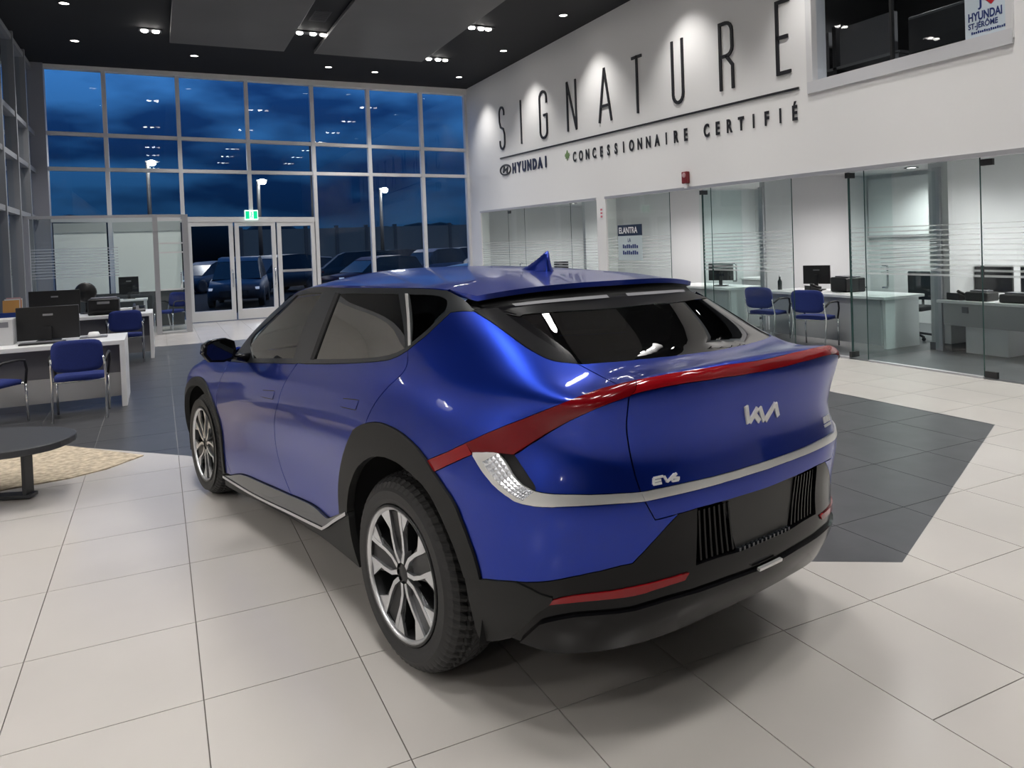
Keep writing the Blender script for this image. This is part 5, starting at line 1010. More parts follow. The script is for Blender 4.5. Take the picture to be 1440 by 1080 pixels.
# ================================================================ glass office fronts on the right
gp = thing('wall_glass', None, None); gp['kind'] = 'structure'; gp['label'] = 'frameless glass office fronts under the white sign wall'
ch_ = MB(); ch_.bar((XW + .02, -1.0, zh(-1) - .02), (XW + .02, 12.62, zh(12.62) - .02), .09, .05); ch_.build('head_channel', M_ALU, gp)
ch_ = MB(); ch_.bar((XW + .02, 12.96, zh(12.96) - .02), (XW + .02, 18.98, zh(18.98) - .02), .09, .05); ch_.build('head_channel', M_ALU, gp)
MB().box(XW - .01, XW + .05, 6.87, 12.62, 0, .025).build('floor_channel', M_ALU, gp); MB().box(XW - .01, XW + .05, 12.96, 18.98, 0, .025).build('floor_channel', M_ALU, gp); MB().box(XW - .01, XW + .05, 5.12, 6.58, 0, .02).build('floor_channel', M_ALU, gp)
def gpane(y0, y1, stripes=True, door=False, x=XW + .02, dx=0.0):
    """pane from y0 (near) to y1 (far); dx swings the far edge inwards"""
    z1 = zh((y0 + y1) / 2) - .05; g = .004; q = MB()
    q.add([(x, y0 + g, .025), (x + dx, y1 - g, .025), (x + dx, y1 - g, z1), (x, y0 + g, z1)], [(0, 1, 2, 3)])
    o = q.build('glass_door' if door else 'pane', M_PARTG, gp, fix=False)
    MB().bar((x, y0 + g, .02), (x, y0 + g, z1), .012, .006, up=(1, 0, 0)).build('pane_edge', mat('green_glass_edge', (.03, .07, .065), .2), o)
    if stripes:
        f = MB()
        for k in range(11):
            z = 1.71 - k * .058; h = .013 + .0012 * k
            f.add([(x - .004, y0 + .02, z - h / 2), (x + dx - .004, y1 - .02, z - h / 2), (x + dx - .004, y1 - .02, z + h / 2), (x - .004, y0 + .02, z + h / 2)], [(0, 1, 2, 3)])
        tag(f.build('frosted_stripes', M_FROST, o, fix=False), kind='stuff')
    if door:
        yh = y0 + (y1 - y0) * door; 
        for sx_ in (-1,): MB().tube([(x, yh, .88), (x - .06, yh, .88), (x - .075, yh, .91), (x - .075, yh, 1.15), (x - .06, yh, 1.18), (x, yh, 1.18)], .014, 8).build('door_handle', M_CHROME, o)
        for z in (.05, z1 - .05): MB().box(x - .02, x + .02, y1 - .14, y1 - .01, z - .035, z + .035).build('door_clamp', M_BLACKP, o)
        MB().box(x - .02, x + .02, y0 + .01, y0 + .25, .02, .08).build('floor_clamp', M_CHROME, o)
    return o
for a_, b_, d_ in ((17.24, 18.96, 0), (16.3, 17.24, .2), (14.05, 16.3, 0), (12.98, 14.05, 0), (10.58, 12.60, 0), (9.5, 9.72, 0), (7.8, 9.5, 0), (6.60, 6.84, 0), (5.12, 6.60, 0), (4.1, 5.12, .09), (2.5, 4.1, 0), (.8, 2.5, 0), (-1.0, .8, 0)): gpane(a_, b_, True, d_)
# offices behind: back wall, ceilings, cross walls
M_OFFW = mat('office_wall_paint', (.62, .62, .63), .6)
q = MB(); q.box(12.2, 12.35, -2.0, 19.8, 0, 2.75); struct(q.build('wall_office', M_OFFW), 'white back wall of the glass offices')
q = MB(); q.box(XW + .26, 12.3, -2.0, 19.7, 2.70, 2.78); struct(q.build('ceiling_office', mat('office_ceiling', (.60, .60, .60), .7)), 'low white ceiling over the glass offices')
for n, (y, x0) in enumerate(((-1.6, 8.4), (2.6, 9.6), (6.62, 9.62), (9.85, 9.6), (12.8, 8.4), (15.9, 9.6), (19.3, 8.4))):
    q = MB(); q.box(x0, 12.2, y - .14 if n == 2 else y - .06, y + .14 if n == 2 else y + .06, 0, 2.70); struct(q.build('wall_partition', M_OFFW), 'white cross wall between two glass offices, number %d from the camera' % (n + 1))
    q = MB(); q.box(x0 - .015, x0 + .3, y - .155, y + .155, 0, .10); 
    if n == 2: struct(q.build('baseboard_partition', mat('grey_baseboard', (.12, .12, .125), .5)), 'grey baseboard of the office cross wall')
    if n in (2, 3):   # opened glass door leaf and glass link from the wall end to the front
        yd = {2: 6.85, 3: 9.73}[n]; zt_ = 2.44
        dl = MB(); dl.add([(XW + .04, yd, .03), (XW + .90, yd + .03, .03), (XW + .90, yd + .03, zt_), (XW + .04, yd, zt_)], [(0, 1, 2, 3)]); dlo = dl.build('glass_door', M_PARTG, gp, fix=False)
        MB().box(XW + .02, XW + .05, yd - .006, yd + .006, .03, zt_).build('pane_edge', mat('green_glass_edge'), dlo)
        for z in (.06, zt_ - .04): MB().box(XW - .01, XW + .13, yd - .02, yd + .02, z - .035, z + .035).build('door_clamp', M_BLACKP, dlo)
        MB().tube([(XW + .66, yd + .02, .90), (XW + .66, yd - .05, .90), (XW + .66, yd - .06, .93), (XW + .66, yd - .06, 1.17), (XW + .66, yd - .05, 1.20), (XW + .66, yd + .02, 1.20)], .014, 8).build('door_handle', M_CHROME, dlo)
        f = MB()
        for k in range(11): f.box(XW + .3, x0, y - .008, y - .004, 1.71 - k * .058 - .008, 1.71 - k * .058 + .008)
        tag(f.build('frosted_stripes', M_FROST, gp), kind='stuff')
        MB().box(x0 - .05, x0, y - .05, y + .05, 0, 2.5).build('side_post', M_ALU, gp)
        for yy_ in (y,): MB().add([(XW + .06, yy_, .03), (x0, yy_, .03), (x0, yy_, 2.45), (XW + .06, yy_, 2.45)], [(0, 1, 2, 3)]).build('side_pane', M_PARTG, gp, fix=False)
for (x, y) in ((10.1, 5.3), (10.4, 8.0), (10.3, 11.2), (10.2, 14.4), (10.2, 17.4), (10.3, 3.6), (11.4, 5.2), (11.4, 8.3), (11.5, 11.2), (11.4, 14.3), (11.4, 17.4)):
    downlight(x, y, 'round recessed office downlight over %s' % ({5.3: 'the white reception cabinet', 8.0: 'the desk with two blue chairs', 11.2: 'the office behind the poster', 14.4: 'the office beside the white post', 17.4: 'the farthest office', 3.6: 'the office cut by the right edge', 5.2: 'the back of the cabinet office', 8.3: 'the back wall of the blue chair office', 14.3: 'the back of the office beside the post'}[y] + (' at its back wall' if x > 11 and y in (11.2, 17.4) else '')), P_OFFICE, 155, z=2.70, r=.09, blend=1.0)

# ================================================================ furniture builders
def blue_chair(name, label, loc, rz, group='blue visitor chairs'):
    """seat faces +y; armrests; tubular legs"""
    t = thing(name, label, 'chair', loc, rz, group)
    def pad(vsf, nm, th):
        n = 9; mb = MB(); top = []; 
        for i in range(n):
            for j in range(n):
                a, b_ = -1 + 2 * i / (n - 1), -1 + 2 * j / (n - 1); top.append(vsf(a, b_))
        vs = [p[0] for p in top] + [tuple(np.array(p[0]) - np.array(p[1]) * th) for p in top]
        fs = [(i * n + j, (i + 1) * n + j, (i + 1) * n + j + 1, i * n + j + 1) for i in range(n - 1) for j in range(n - 1)]
        fs += [tuple(k + n * n for k in f[::-1]) for f in fs]
        ring = [i * n for i in range(n)] + [(n - 1) * n + j for j in range(1, n)] + [i * n + n - 1 for i in range(n - 2, -1, -1)] + [j for j in range(n - 2, 0, -1)]
        for k in range(len(ring)): a, b_ = ring[k], ring[(k + 1) % len(ring)]; fs.append((a, b_, b_ + n * n, a + n * n))
        mb.add(vs, fs, True); return mb.build(nm, M_BLUEF, t)
    def rnd(a, b_): s = max(abs(a), abs(b_)); r = math.hypot(a, b_) + 1e-9; k = (.72 + .28 * s / r * 1.0) if s > .9 else 1.0; f = s / (abs(a) ** 5 + abs(b_) ** 5 + 1e-9) ** .2 if s > 0 else 1; return a * f, b_ * f
    def seat(a, b_):
        a, b_ = rnd(a, b_); return ((a * .235, b_ * .225, .455 + .012 * (1 - a * a) - .02 * max(0, b_) ** 3), (0, 0, 1))
    def back(a, b_):
        a, b_ = rnd(a, b_); return ((a * .235, -.235 - .05 * (b_ + 1) * .5 + .03 * a * a, .68 + b_ * .165), (0, 1, .15))
    pad(seat, 'seat', .05); pad(back, 'backrest', .035)
    for s_ in (-1, 1):
        MB().tube([(s_ * .245, .22, 0), (s_ * .245, .20, .42)], .012, 8).build('leg', M_CHROME, t)
        MB().tube([(s_ * .245, -.27, 0), (s_ * .245, -.19, .40), (s_ * .245, -.235, .56), (s_ * .235, -.26, .66)], .012, 8).build('leg', M_CHROME, t)
        MB().tube([(s_ * .245, .20, .40), (s_ * .265, .20, .55), (s_ * .27, .17, .645), (s_ * .27, .10, .66), (s_ * .265, -.12, .66), (s_ * .25, -.235, .60)], .014, 8).build('armrest', M_BLACKP, t)
    MB().tube([(-.245, .19, .405), (.245, .19, .405)], .011, 8).build('crossbar', M_CHROME, t); MB().tube([(-.245, -.19, .405), (.245, -.19, .405)], .011, 8).build('crossbar', M_CHROME, t)
    return t
def office_chair(label, loc, rz):
    t = thing('office_chair', label, 'chair', loc, rz, 'black office chairs')
    MB().box(-.23, .23, -.23, .23, .44, .51).build('seat', M_BLACKM, t, bevel=.03); MB().box(-.22, .22, -.27, -.22, .58, 1.02).build('backrest', mat('dark_mesh_back', (.012, .022, .026), .6), t, bevel=.03)
    MB().tube([(0, 0, .08), (0, 0, .45)], .03).build('column', M_BLACKP, t); MB().tube([(0, -.15, .46), (0, -.26, .50), (0, -.265, .75)], .02).build('back_stem', M_BLACKP, t)
    for k in range(5):
        a = 2 * PI * k / 5; MB().tube([(0, 0, .10), (.28 * math.cos(a), .28 * math.sin(a), .06)], .018).build('leg', M_BLACKP, t); MB().sphere((.28 * math.cos(a), .28 * math.sin(a), .03), .03, 8, 6).build('caster', M_BLACKM, t)
    for s_ in (-1, 1): MB().tube([(s_ * .24, -.1, .47), (s_ * .27, -.1, .66), (s_ * .27, .12, .66)], .016).build('armrest', M_BLACKP, t)
    return t
def monitor(label, loc, rz, w=.54, h=.33, group='desk monitors', lift=.10):
    """screen faces +y"""
    t = thing('monitor', label, 'monitor', loc, rz, group)
    MB().box(-w / 2, w / 2, -.02, .02, lift, lift + h).build('screen', M_BLACKP, t, bevel=.006); MB().box(-.12, .12, -.09, .09, 0, .015).build('base', M_BLACKP, t, bevel=.004); MB().box(-.03, .03, -.045, -.015, .01, lift + .15).build('stem', M_BLACKP, t)
    MB().box(-w / 2 + .012, w / 2 - .012, .02, .022, lift + .015, lift - .015 + h).build('display', mat('dark_display', (.01, .012, .016), .15), t)
    MB().box(-.05, .05, -.022, -.02, lift + h * .72, lift + h * .78).build('logo_plate', mat('grey_plate', (.25, .25, .26), .4), t)
    return t
def printer(label, loc, rz=0, w=.42, d=.36, h=.24, cat='printer'):
    t = thing('printer', label, cat, loc, rz, 'black desk printers')
    MB().box(-w / 2, w / 2, -d / 2, d / 2, 0, h).build('body', M_BLACKP, t, bevel=.02); MB().box(-w / 2 + .05, w / 2 - .05, -d / 2 - .06, -d / 2 + .02, .05, .07).build('paper_tray', M_BLACKM, t); MB().box(-w / 2 + .04, w / 2 - .04, -d / 2 + .06, d / 2 - .06, h, h + .02).build('lid', M_GREYLAM, t, bevel=.006)
    MB().box(-.09, .09, -d / 2 - .004, -d / 2 + .01, h - .08, h - .04).build('control_panel', mat('grey_plate'), t); return t
def phone(label, loc, rz=0):
    t = thing('desk_phone', label, 'phone', loc, rz, 'desk phones')
    MB().add([(x, y, z) for x, y, z in ((-.1, -.1, 0), (.1, -.1, 0), (.1, .1, 0), (-.1, .1, 0), (-.1, -.1, .02), (.1, -.1, .02), (.1, .1, .10), (-.1, .1, .10))], [(3, 2, 1, 0), (4, 5, 6, 7), (0, 1, 5, 4), (1, 2, 6, 5), (2, 3, 7, 6), (3, 0, 4, 7)]).build('base', M_BLACKP, t, bevel=.008)
    MB().tube([(-.07, -.09, .06), (-.07, -.02, .075), (-.07, .08, .12)], .022, 8).build('handset', M_BLACKP, t); MB().add([(0, -.02, .06), (.085, -.02, .06), (.085, .07, .095), (0, .07, .095)], [(0, 1, 2, 3)]).build('display', mat('dark_display'), t); return t

# ================================================================ left side: desks and chairs
def desk(label, x0, x1, y0, y1, zt=.75):
    t = thing('desk', label, 'desk', ((x0 + x1) / 2, (y0 + y1) / 2, 0), group='white sales desks'); w, d = (x1 - x0) / 2, (y1 - y0) / 2
    MB().box(-w, w, -d, d, zt - .05, zt).build('desktop', M_WHITE, t, bevel=.004)
    for s_ in (-1, 1): MB().box(s_ * w - (.055 if s_ > 0 else 0), s_ * w + (0 if s_ > 0 else .055), -d, d, 0, zt - .05).build('end_panel', M_WHITE, t, bevel=.003)
    MB().box(-w + .055, w - .055, -d + .22, -d + .25, .36, zt - .05).build('modesty_panel', M_GREYLAM, t); MB().box(-w + .055, w - .055, -d + .215, -d + .255, .09, .36).build('lower_panel', mat('pale_grey_laminate', (.42, .42, .43), .45), t)
    return t
desk('white sales desk nearest the camera with a grey modesty panel', -2.36, -.38, 9.45, 10.35)
desk('white sales desk farther back, before the glass office', -2.36, -.12, 13.6, 14.6)
blue_chair('visitor_chair', 'blue chair seen from behind at the nearest white desk', (-.80, 9.15, 0), 0)
blue_chair('visitor_chair', 'blue chair cut by the left edge of the photo', (-1.62, 9.15, 0), -.55)
blue_chair('visitor_chair', 'blue chair at the farther white desk on the left', (-.52, 13.45, 0), .05)
blue_chair('visitor_chair', 'blue chair inside the small glass office at the far left', (.20, 18.35, 0), 2.4)
monitor('black monitor seen from behind on the nearest white desk', (-1.17, 10.0, .75), 0, .62, .38, lift=.02)
t = thing('desk_tower', 'white box-shaped computer beside the monitor on the nearest desk', 'computer', (-1.63, 9.98, .75))
MB().box(-.13, .14, -.15, .15, 0, .29).build('case', mat('light_grey_case', (.52, .52, .53), .5), t, bevel=.008); MB().box(-.10, .10, -.153, -.149, .2, .26).build('front_plate', M_GREYLAM, t)
t = thing('keyboard', 'black keyboard on the nearest white desk', 'keyboard', (-1.20, 9.70, .75)); MB().box(-.22, .22, -.07, .07, 0, .02).build('tray', M_BLACKP, t, bevel=.004); MB().box(-.20, .20, -.055, .055, .02, .026).build('keys', M_GREYLAM, t)
t = thing('tape_dispenser', 'small white dispenser at the end of the nearest desk', 'dispenser', (-.72, 10.0, .75)); MB().box(-.14, .14, -.08, .08, 0, .015).build('mat', M_GREYLAM, t); MB().lathe([(.001, .07), (.05, .065), (.065, .03), (.065, .016)], 16).build('cap', M_WHITE, t)
monitor('wide black monitor on the farther white desk', (-1.55, 14.15, .75), 0, .72, .40, lift=.03)
t = thing('desk_fan', 'round black desk fan on the farther white desk', 'fan', (-1.13, 14.42, .75)); MB().lathe([(.001, .04), (.15, .03), (.17, 0), (.15, -.03), (.001, -.04)], 20, (0, 0, .36), axis='y').build('cage', M_BLACKP, t); MB().tube([(0, .05, 0), (0, .05, .35)], .02).build('stem', M_BLACKP, t); MB().lathe([(.10, 0), (.09, .02), (.02, .03)], 16).build('base', M_BLACKP, t)
printer('black printer on the farther white desk beside the fan', (-.84, 14.02, .75), 0, .46, .36, .26)
phone('black phone on the farther white desk', (-.33, 14.15, .75))
t = thing('paper_stack', 'stack of white papers on the farther white desk', 'papers', (-.60, 14.42, .75))
for k in range(5): MB().box(-.15 + .01 * k, .15 + .006 * k, -.1, .12 - .006 * k, .012 * k, .012 * k + .010).build('sheet', M_WHITE, t)
t = thing('pamphlet_box', 'blue box of pamphlets at the left end of the farther desk', 'box', (-2.10, 13.9, .75)); MB().box(-.17, .17, -.08, .08, 0, .13).build('box', mat('box_blue', (.01, .04, .22), .5), t, bevel=.006)
for k in range(5): MB().add([(x, -.05 + .025 * k + y, z) for z, y in ((.1, 0), (.32 + .02 * (k % 3), .03)) for x in (-.12 + .02 * k, .10 + .008 * k)], [(0, 1, 3, 2)]).build('pamphlet', [mat('paper_orange', (.7, .35, .1), .7), M_WHITE, mat('paper_pink', (.65, .4, .4), .7)][k % 3], t, fix=False)
t = thing('green_box', 'small green box on the farther white desk', 'box', (-1.80, 13.82, .75)); MB().box(-.09, .09, -.07, .07, 0, .10).build('box', mat('box_green', (.02, .20, .03), .5), t, bevel=.006); MB().box(-.05, .09, -.04, .04, .10, .115).build('flap', mat('paper_pink'), t)

# small glass office in the far left corner
go = thing('glass_booth', 'small glass-walled office with silver posts in the far left corner', 'booth', (0, 17.6, 0))
XB = [-2.40, -.06]; zt = 2.57
for x in (-2.36, -.03): MB().box(x - .05, x + .05, -.05, .05, 0, zt).build('post', M_ALU, go)
MB().box(.50, .62, .08, .20, 0, zt).build('post', M_ALU, go); MB().box(-2.4, .0, -.04, .04, zt - .06, zt).build('top_rail', M_ALU, go); MB().bar((0, 0, zt - .03), (.56, .14, zt - .03), .07, .06).build('top_rail', M_ALU, go); MB().bar((.56, .14, zt - .03), (.56, 2.05, zt - .03), .07, .06).build('top_rail', M_ALU, go)
MB().add([(-2.3, 0, .05), (-.08, 0, .05), (-.08, 0, zt - .06), (-2.3, 0, zt - .06)], [(0, 1, 2, 3)]).build('pane', M_PARTG, go, fix=False); MB().add([(.56, .2, .05), (.56, 2.05, .05), (.56, 2.05, zt - .06), (.56, .2, zt - .06)], [(0, 1, 2, 3)]).build('pane', M_PARTG, go, fix=False)
f = MB()
for k in range(11): f.box(-2.3, -.75, -.006, -.003, 1.88 - k * .058, 1.90 - k * .058)
tag(f.build('frosted_stripes', M_FROST, go), kind='stuff')
gd = MB(); gd.add([(.02, .0, .03), (.50, .12, .03), (.50, .12, zt - .12), (.02, 0, zt - .12)], [(0, 1, 2, 3)]); gdo = gd.build('glass_door', M_PARTG, go, fix=False)
for z in (.04, .95, 1.75, 1.95, zt - .12): MB().bar((.02, -.0, z), (.50, .12, z), .03, .03).build('door_rail', mat('white_rail', (.7, .7, .7), .4), gdo)
MB().tube([(.44, .06, .95), (.44, .02, .97), (.44, .02, 1.28), (.44, .06, 1.30)], .014).build('door_handle', M_CHROME, gdo)
bb = thing('window_blind', 'pale grey roller blinds behind the small glass office', 'blind', (0, YW - .25, 0))
for x0, x1 in ((-2.1, -1.05), (-.92, .52)): MB().box(x0, x1, -.01, .01, .85, 2.28).build('blind', mat('pale_blind', (.80, .84, .82), .8), bb)
for x0, x1 in ((-2.1, -1.05), (-.92, .52)): MB().box(x0, x1, -.03, .03, 2.28, 2.50).build('blind_box', mat('blind_box_grey', (.42, .45, .45), .6), bb)
MB().box(-2.1, .52, -.012, .012, .02, .85).build('lower_panel', mat('dark_panel', (.05, .055, .06), .6), bb)
q = thing('booth_desk', 'narrow white desk inside the small glass office', 'desk', (-.85, 18.75, 0)); MB().box(-.6, .6, -.3, .3, .70, .74).build('desktop', M_WHITE, q, bevel=.004)
for a_ in (-.55, .55): MB().box(a_ - .03, a_ + .03, -.28, .28, 0, .70).build('end_panel', M_WHITE, q)
monitor('small black monitor inside the small glass office', (-.62, 18.8, .74), 0, .40, .40)

# coffee table and rug
rug = thing('rug', 'beige pebble-textured rug under the grey coffee table', 'rug', (0, 0, 0))
MB().prism([(-.18, 6.98), (-.55, 7.42), (-.92, 7.86), (-2.4, 8.9), (-3.6, 8.9), (-3.6, 6.2), (-2.0, 6.38), (-1.12, 6.52), (-.68, 6.58), (-.44, 6.70)], .0005, .009).build('rug_body', mat('beige_pebble_pile', (.44, .37, .275), .9, noise=(22, .35), bump=(30, .6)), rug)
ct = thing('coffee_table', 'low dark grey oval coffee table at the left edge', 'table', (-1.42, 6.43, .0095), math.radians(-22))
M_CT = mat('charcoal_table', (.035, .037, .042), .5)
MB().prism([(.86 * math.copysign(abs(math.cos(a)) ** .8, math.cos(a)), .43 * math.copysign(abs(math.sin(a)) ** .8, math.sin(a))) for a in [2 * PI * k / 40 for k in range(40)]], .36, .41).build('table_top', M_CT, ct, bevel=.008)
for x in (-.56, .56): MB().box(x - .012, x + .012, -.05, .05, .025, .36).build('leg', M_CT, ct)
MB().box(-.60, .60, -.05, .05, 0, .025).build('floor_rail', M_CT, ct, bevel=.004)

# ================================================================ right offices: furniture
def odesk(label, x0, x1, y0, y1, zt=.74, legs=True):
    t = thing('office_desk', label, 'desk', ((x0 + x1) / 2, (y0 + y1) / 2, 0), group='white office desks'); w, d = (x1 - x0) / 2, (y1 - y0) / 2
    MB().box(-w, w, -d, d, zt - .04, zt).build('desktop', M_WHITE, t, bevel=.005); MB().box(-w + .05, -w + .09, -d + .1, d - .1, .05, zt - .04).build('modesty_panel', mat('pale_grey_laminate'), t)
    for s_ in (-1, 1): MB().box(-w + .1, w - .05, s_ * (d - .08) - .02, s_ * (d - .08) + .02, 0, zt - .04).build('end_panel', M_WHITE, t)
    return t
odesk('white office desk behind the two blue chairs', 9.05, 9.9, 7.05, 9.35)
blue_chair('visitor_chair', 'nearer of the two blue chairs behind the office glass', (8.72, 7.95, 0), -1.25)
blue_chair('visitor_chair', 'farther of the two blue chairs behind the office glass', (8.78, 8.95, 0), -1.35)
office_chair('black office chair behind the desk with two blue chairs', (10.35, 7.55, 0), 1.7)
monitor('black monitor on the desk behind the two blue chairs', (9.62, 8.72, .74), -1.1, .42, .30)
printer('black printer on the desk behind the two blue chairs', (9.65, 8.15, .74), 1.3, .40, .34, .22)
phone('black phone on the desk behind the two blue chairs', (9.35, 8.55, .74), 1.2)
t = thing('bottle', 'slim dark bottle on the desk behind the blue chairs', 'bottle', (9.35, 9.25, .74)); MB().lathe([(.001, 0), (.035, 0), (.035, .14), (.014, .18), (.014, .22), (.001, .22)], 14).build('body', mat('bottle_dark', (.02, .03, .03), .2), t); MB().lathe([(.015, .215), (.015, .24), (.001, .24)], 12).build('cap', M_WHITE, t)
t = thing('paper_sheet', 'white paper lying on the desk by the blue chairs', 'papers', (9.30, 7.9, .741)); MB().box(-.11, .11, -.15, .15, 0, .004).build('sheet', M_WHITE, t)
# reception cabinet office
cab = thing('office_cabinet', 'white reception cabinet desk behind the glass at right edge', 'cabinet', (9.95, 5.2, 0))
MB().box(-.42, .45, -1.25, 1.42, .66, .70).build('desktop', M_WHITE, cab, bevel=.005); MB().box(-.38, -.34, -1.2, 1.35, .36, .66).build('front_panel', mat('pale_grey_laminate'), cab); MB().box(-.30, .38, .55, 1.10, 0, .66).build('pedestal', M_WHITE, cab, bevel=.006); MB().box(-.30, .38, -1.1, -.6, 0, .66).build('pedestal', M_WHITE, cab, bevel=.006)
MB().box(-.40, -.38, 1.0, 1.08, .54, .62).build('socket_plate', M_GREYLAM, cab)
phone('black phone at the left end of the reception cabinet', (9.70, 6.42, .70), 1.4)
printer('small black printer at the left end of the reception cabinet', (9.72, 6.12, .70), 1.57, .30, .26, .12)
printer('low black printer in the middle of the reception cabinet', (9.72, 5.62, .70), 1.57, .40, .28, .11)
printer('black scanner near the right end of the reception cabinet', (9.75, 4.95, .70), 1.57, .40, .30, .12, 'scanner')
monitor('black monitor at the left of the reception cabinet', (10.15, 6.22, .70), 1.57, .50, .36, lift=.08)
monitor('black monitor in the middle of the reception cabinet', (10.15, 5.62, .70), 1.57, .50, .36, lift=.08)
bk = thing('back_counter', 'pale counter along the back wall behind the reception cabinet', 'counter', (11.85, 5.1, 0)); MB().box(-.3, .3, -1.9, 1.35, .56, .60).build('countertop', M_WHITE, bk); MB().box(-.28, .3, -1.85, 1.3, 0, .56).build('body', mat('pale_grey_laminate'), bk)
wb = thing('whiteboard', 'hanging white board on the back wall of blue chair office', 'board', (12.165, 8.9, 2.0)); MB().box(-.02, .02, -.85, .85, -.42, .62).build('board', mat('board_white', (.72, .72, .73), .3), wb); MB().box(-.03, .03, -.85, .85, -.46, -.42).build('tray', M_ALU, wb)
wb = thing('whiteboard', 'hanging white board on the back wall at right edge', 'board', (12.165, 5.4, 2.0)); MB().box(-.02, .02, -.9, .8, -.30, .62).build('board', mat('board_white'), wb); MB().box(-.03, .03, -.9, .8, -.34, -.30).build('tray', M_ALU, wb)
# office behind the poster
odesk('white office desk left of the blue chairs, behind the spoiler', 9.1, 9.9, 10.2, 12.0)
monitor('black monitor on the desk behind the car spoiler', (9.5, 10.85, .74), -1.0, .46, .32)
office_chair('black office chair in the office behind the spoiler', (10.3, 10.6, 0), 1.6)
monitor('wide black screens on the back wall in the poster office', (11.9, 10.6, .74), 1.57, .90, .45)
bk = thing('back_counter', 'pale counter along the back wall of the poster office', 'counter', (11.85, 11.2, 0)); MB().box(-.3, .3, -1.2, 1.4, .70, .74).build('countertop', M_WHITE, bk); MB().box(-.28, .3, -1.15, 1.35, 0, .70).build('body', mat('pale_grey_laminate'), bk)
po = thing('poster', 'ELANTRA poster with a dark blue heading on the office glass', 'poster', (XW + .008, 11.82, 0))
MB().box(-.003, .003, -.40, .40, 1.27, 1.74).build('sheet', mat('poster_pale', (.52, .60, .62), .5), po); MB().box(-.004, .003, -.40, .40, 1.74, 1.95).build('heading', mat('poster_navy', (.008, .022, .055), .5), po)
text_obj('lettering', 'ELANTRA', .165, M_WHITE, po, Matrix(((0, 0, -1, -.006), (-1, 0, 0, .36), (0, 1, 0, 1.79), (0, 0, 0, 1))), .86, .001, offset=.003)
text_obj('lettering', 'LA', .11, M_PBLUE, po, Matrix(((0, 0, -1, -.006), (-1, 0, 0, .07), (0, 1, 0, 1.62), (0, 0, 0, 1))), .8, .001)
q_ = MB()
for r_ in range(2):
    for k in range(8): q_.box(-.006, -.003, .24 - .065 * k - .045, .24 - .065 * k, 1.50 - .12 * r_, 1.575 - .12 * r_ - (.02 if k % 3 == 1 else 0))
tag(q_.build('small_print', M_PBLUE, po), kind='stuff')
# farther offices
sh = thing('wall_shelf', 'long grey wall cabinet in the farthest glass office', 'shelf', (12.0, 17.6, 1.55)); MB().box(-.15, .18, -1.1, .9, 0, .26).build('body', mat('shelf_grey', (.16, .19, .19), .5), sh, bevel=.006); MB().box(-.17, -.15, -1.05, -.05, .02, .24).build('door', mat('shelf_grey2', (.19, .22, .22), .5), sh); MB().box(-.17, -.15, -.02, .86, .02, .24).build('door', mat('shelf_grey2'), sh)
odesk('white desk in the office beside the white post', 9.2, 10.0, 13.4, 15.2)
monitor('black monitor in the office beside the white post', (9.6, 14.1, .74), -1.0, .42, .30)
odesk('white desk in the farthest glass office', 9.3, 10.1, 16.6, 18.6)
monitor('black monitor in the farthest glass office', (9.7, 17.3, .74), -1.0, .42, .30)


# ================================================================ outside: car park at dusk
g = MB(); g.box(-90, 130, YW + .12, 140, -.3, -.12); g.box(-90, XL - .15, 12.7, YW + .12, -.3, -.12)
struct(g.build('ground', mat('wet_asphalt', (.012, .012, .013), .95, spec=.1, noise=(.6, .3))), 'dark asphalt of the car park outside')
g = MB(); g.box(-2.4, 9.0, YW + .12, YW + 3.2, -.12, -.06); struct(g.build('pavement', mat('dim_concrete', (.10, .10, .10), .8)), 'concrete walk outside the entrance')
w = thing('noise_barrier', 'long low grey wall beyond the parked cars', 'wall', (20, 62, -.12)); M_BAR = mat('dim_grey_wall', (.085, .10, .095), .8)
for k in range(24): MB().box(-14 + k * 2.5, -11.55 + k * 2.5, -.15, .15, 0, 3.6).build('panel', M_BAR, w)
for k in range(25): MB().box(-14.15 + k * 2.5, -13.9 + k * 2.5, -.25, .25, 0, 3.8).build('post', mat('dim_grey_post', (.05, .055, .055), .8), w)
def hedge(label, x0, x1, y, h, seed):
    random.seed(seed); t = thing('tree_line', label, 'trees', ((x0 + x1) / 2, y, -.12)); mb = MB(); x = x0
    while x < x1:
        r = h * random.uniform(.35, .6); mb.sphere((x - (x0 + x1) / 2, random.uniform(-1, 1), h * random.uniform(.35, .55)), r, 8, 6, (1.6, 1, 1)); x += r * 1.3
    o = mb.build('foliage', mat('dark_foliage', (.006, .009, .009), .9), t); tag(o, kind='stuff')
    return t
hedge('dark line of trees on the left horizon beyond the car park', -70, 6, 95, 6.0, 3)
hedge('dark line of trees on the right horizon beyond the car park', 8, 110, 110, 5.5, 8)
def lamp_post(label, x, y, h, power=260):
    t = thing('street_lamp', label, 'lamp post', (x, y, -.12), group='car park lamp posts')
    MB().tube([(0, 0, 0), (0, 0, h)], [.14, .09], 10).build('pole', M_BLACKM, t); MB().box(-.1, .5, -.10, .10, h, h + .10).build('arm', M_BLACKM, t)
    for s_ in (0,): MB().sphere((s_ * .42 + .2, -.2, h - .04), .17, 10, 8, (1.3, 1, .9)).build('lamp_head', mat('street_lamp_glow', (1, 1, 1), .3, emit=(1.0, .98, .9), estr=90), t)
    d = bpy.data.lights.new('lamp_light', 'POINT'); d.energy = power; d.shadow_soft_size = .3; l = bpy.data.objects.new('lamp_light', d); link(l, t); l.location = (.2, -1.6, h - .1)
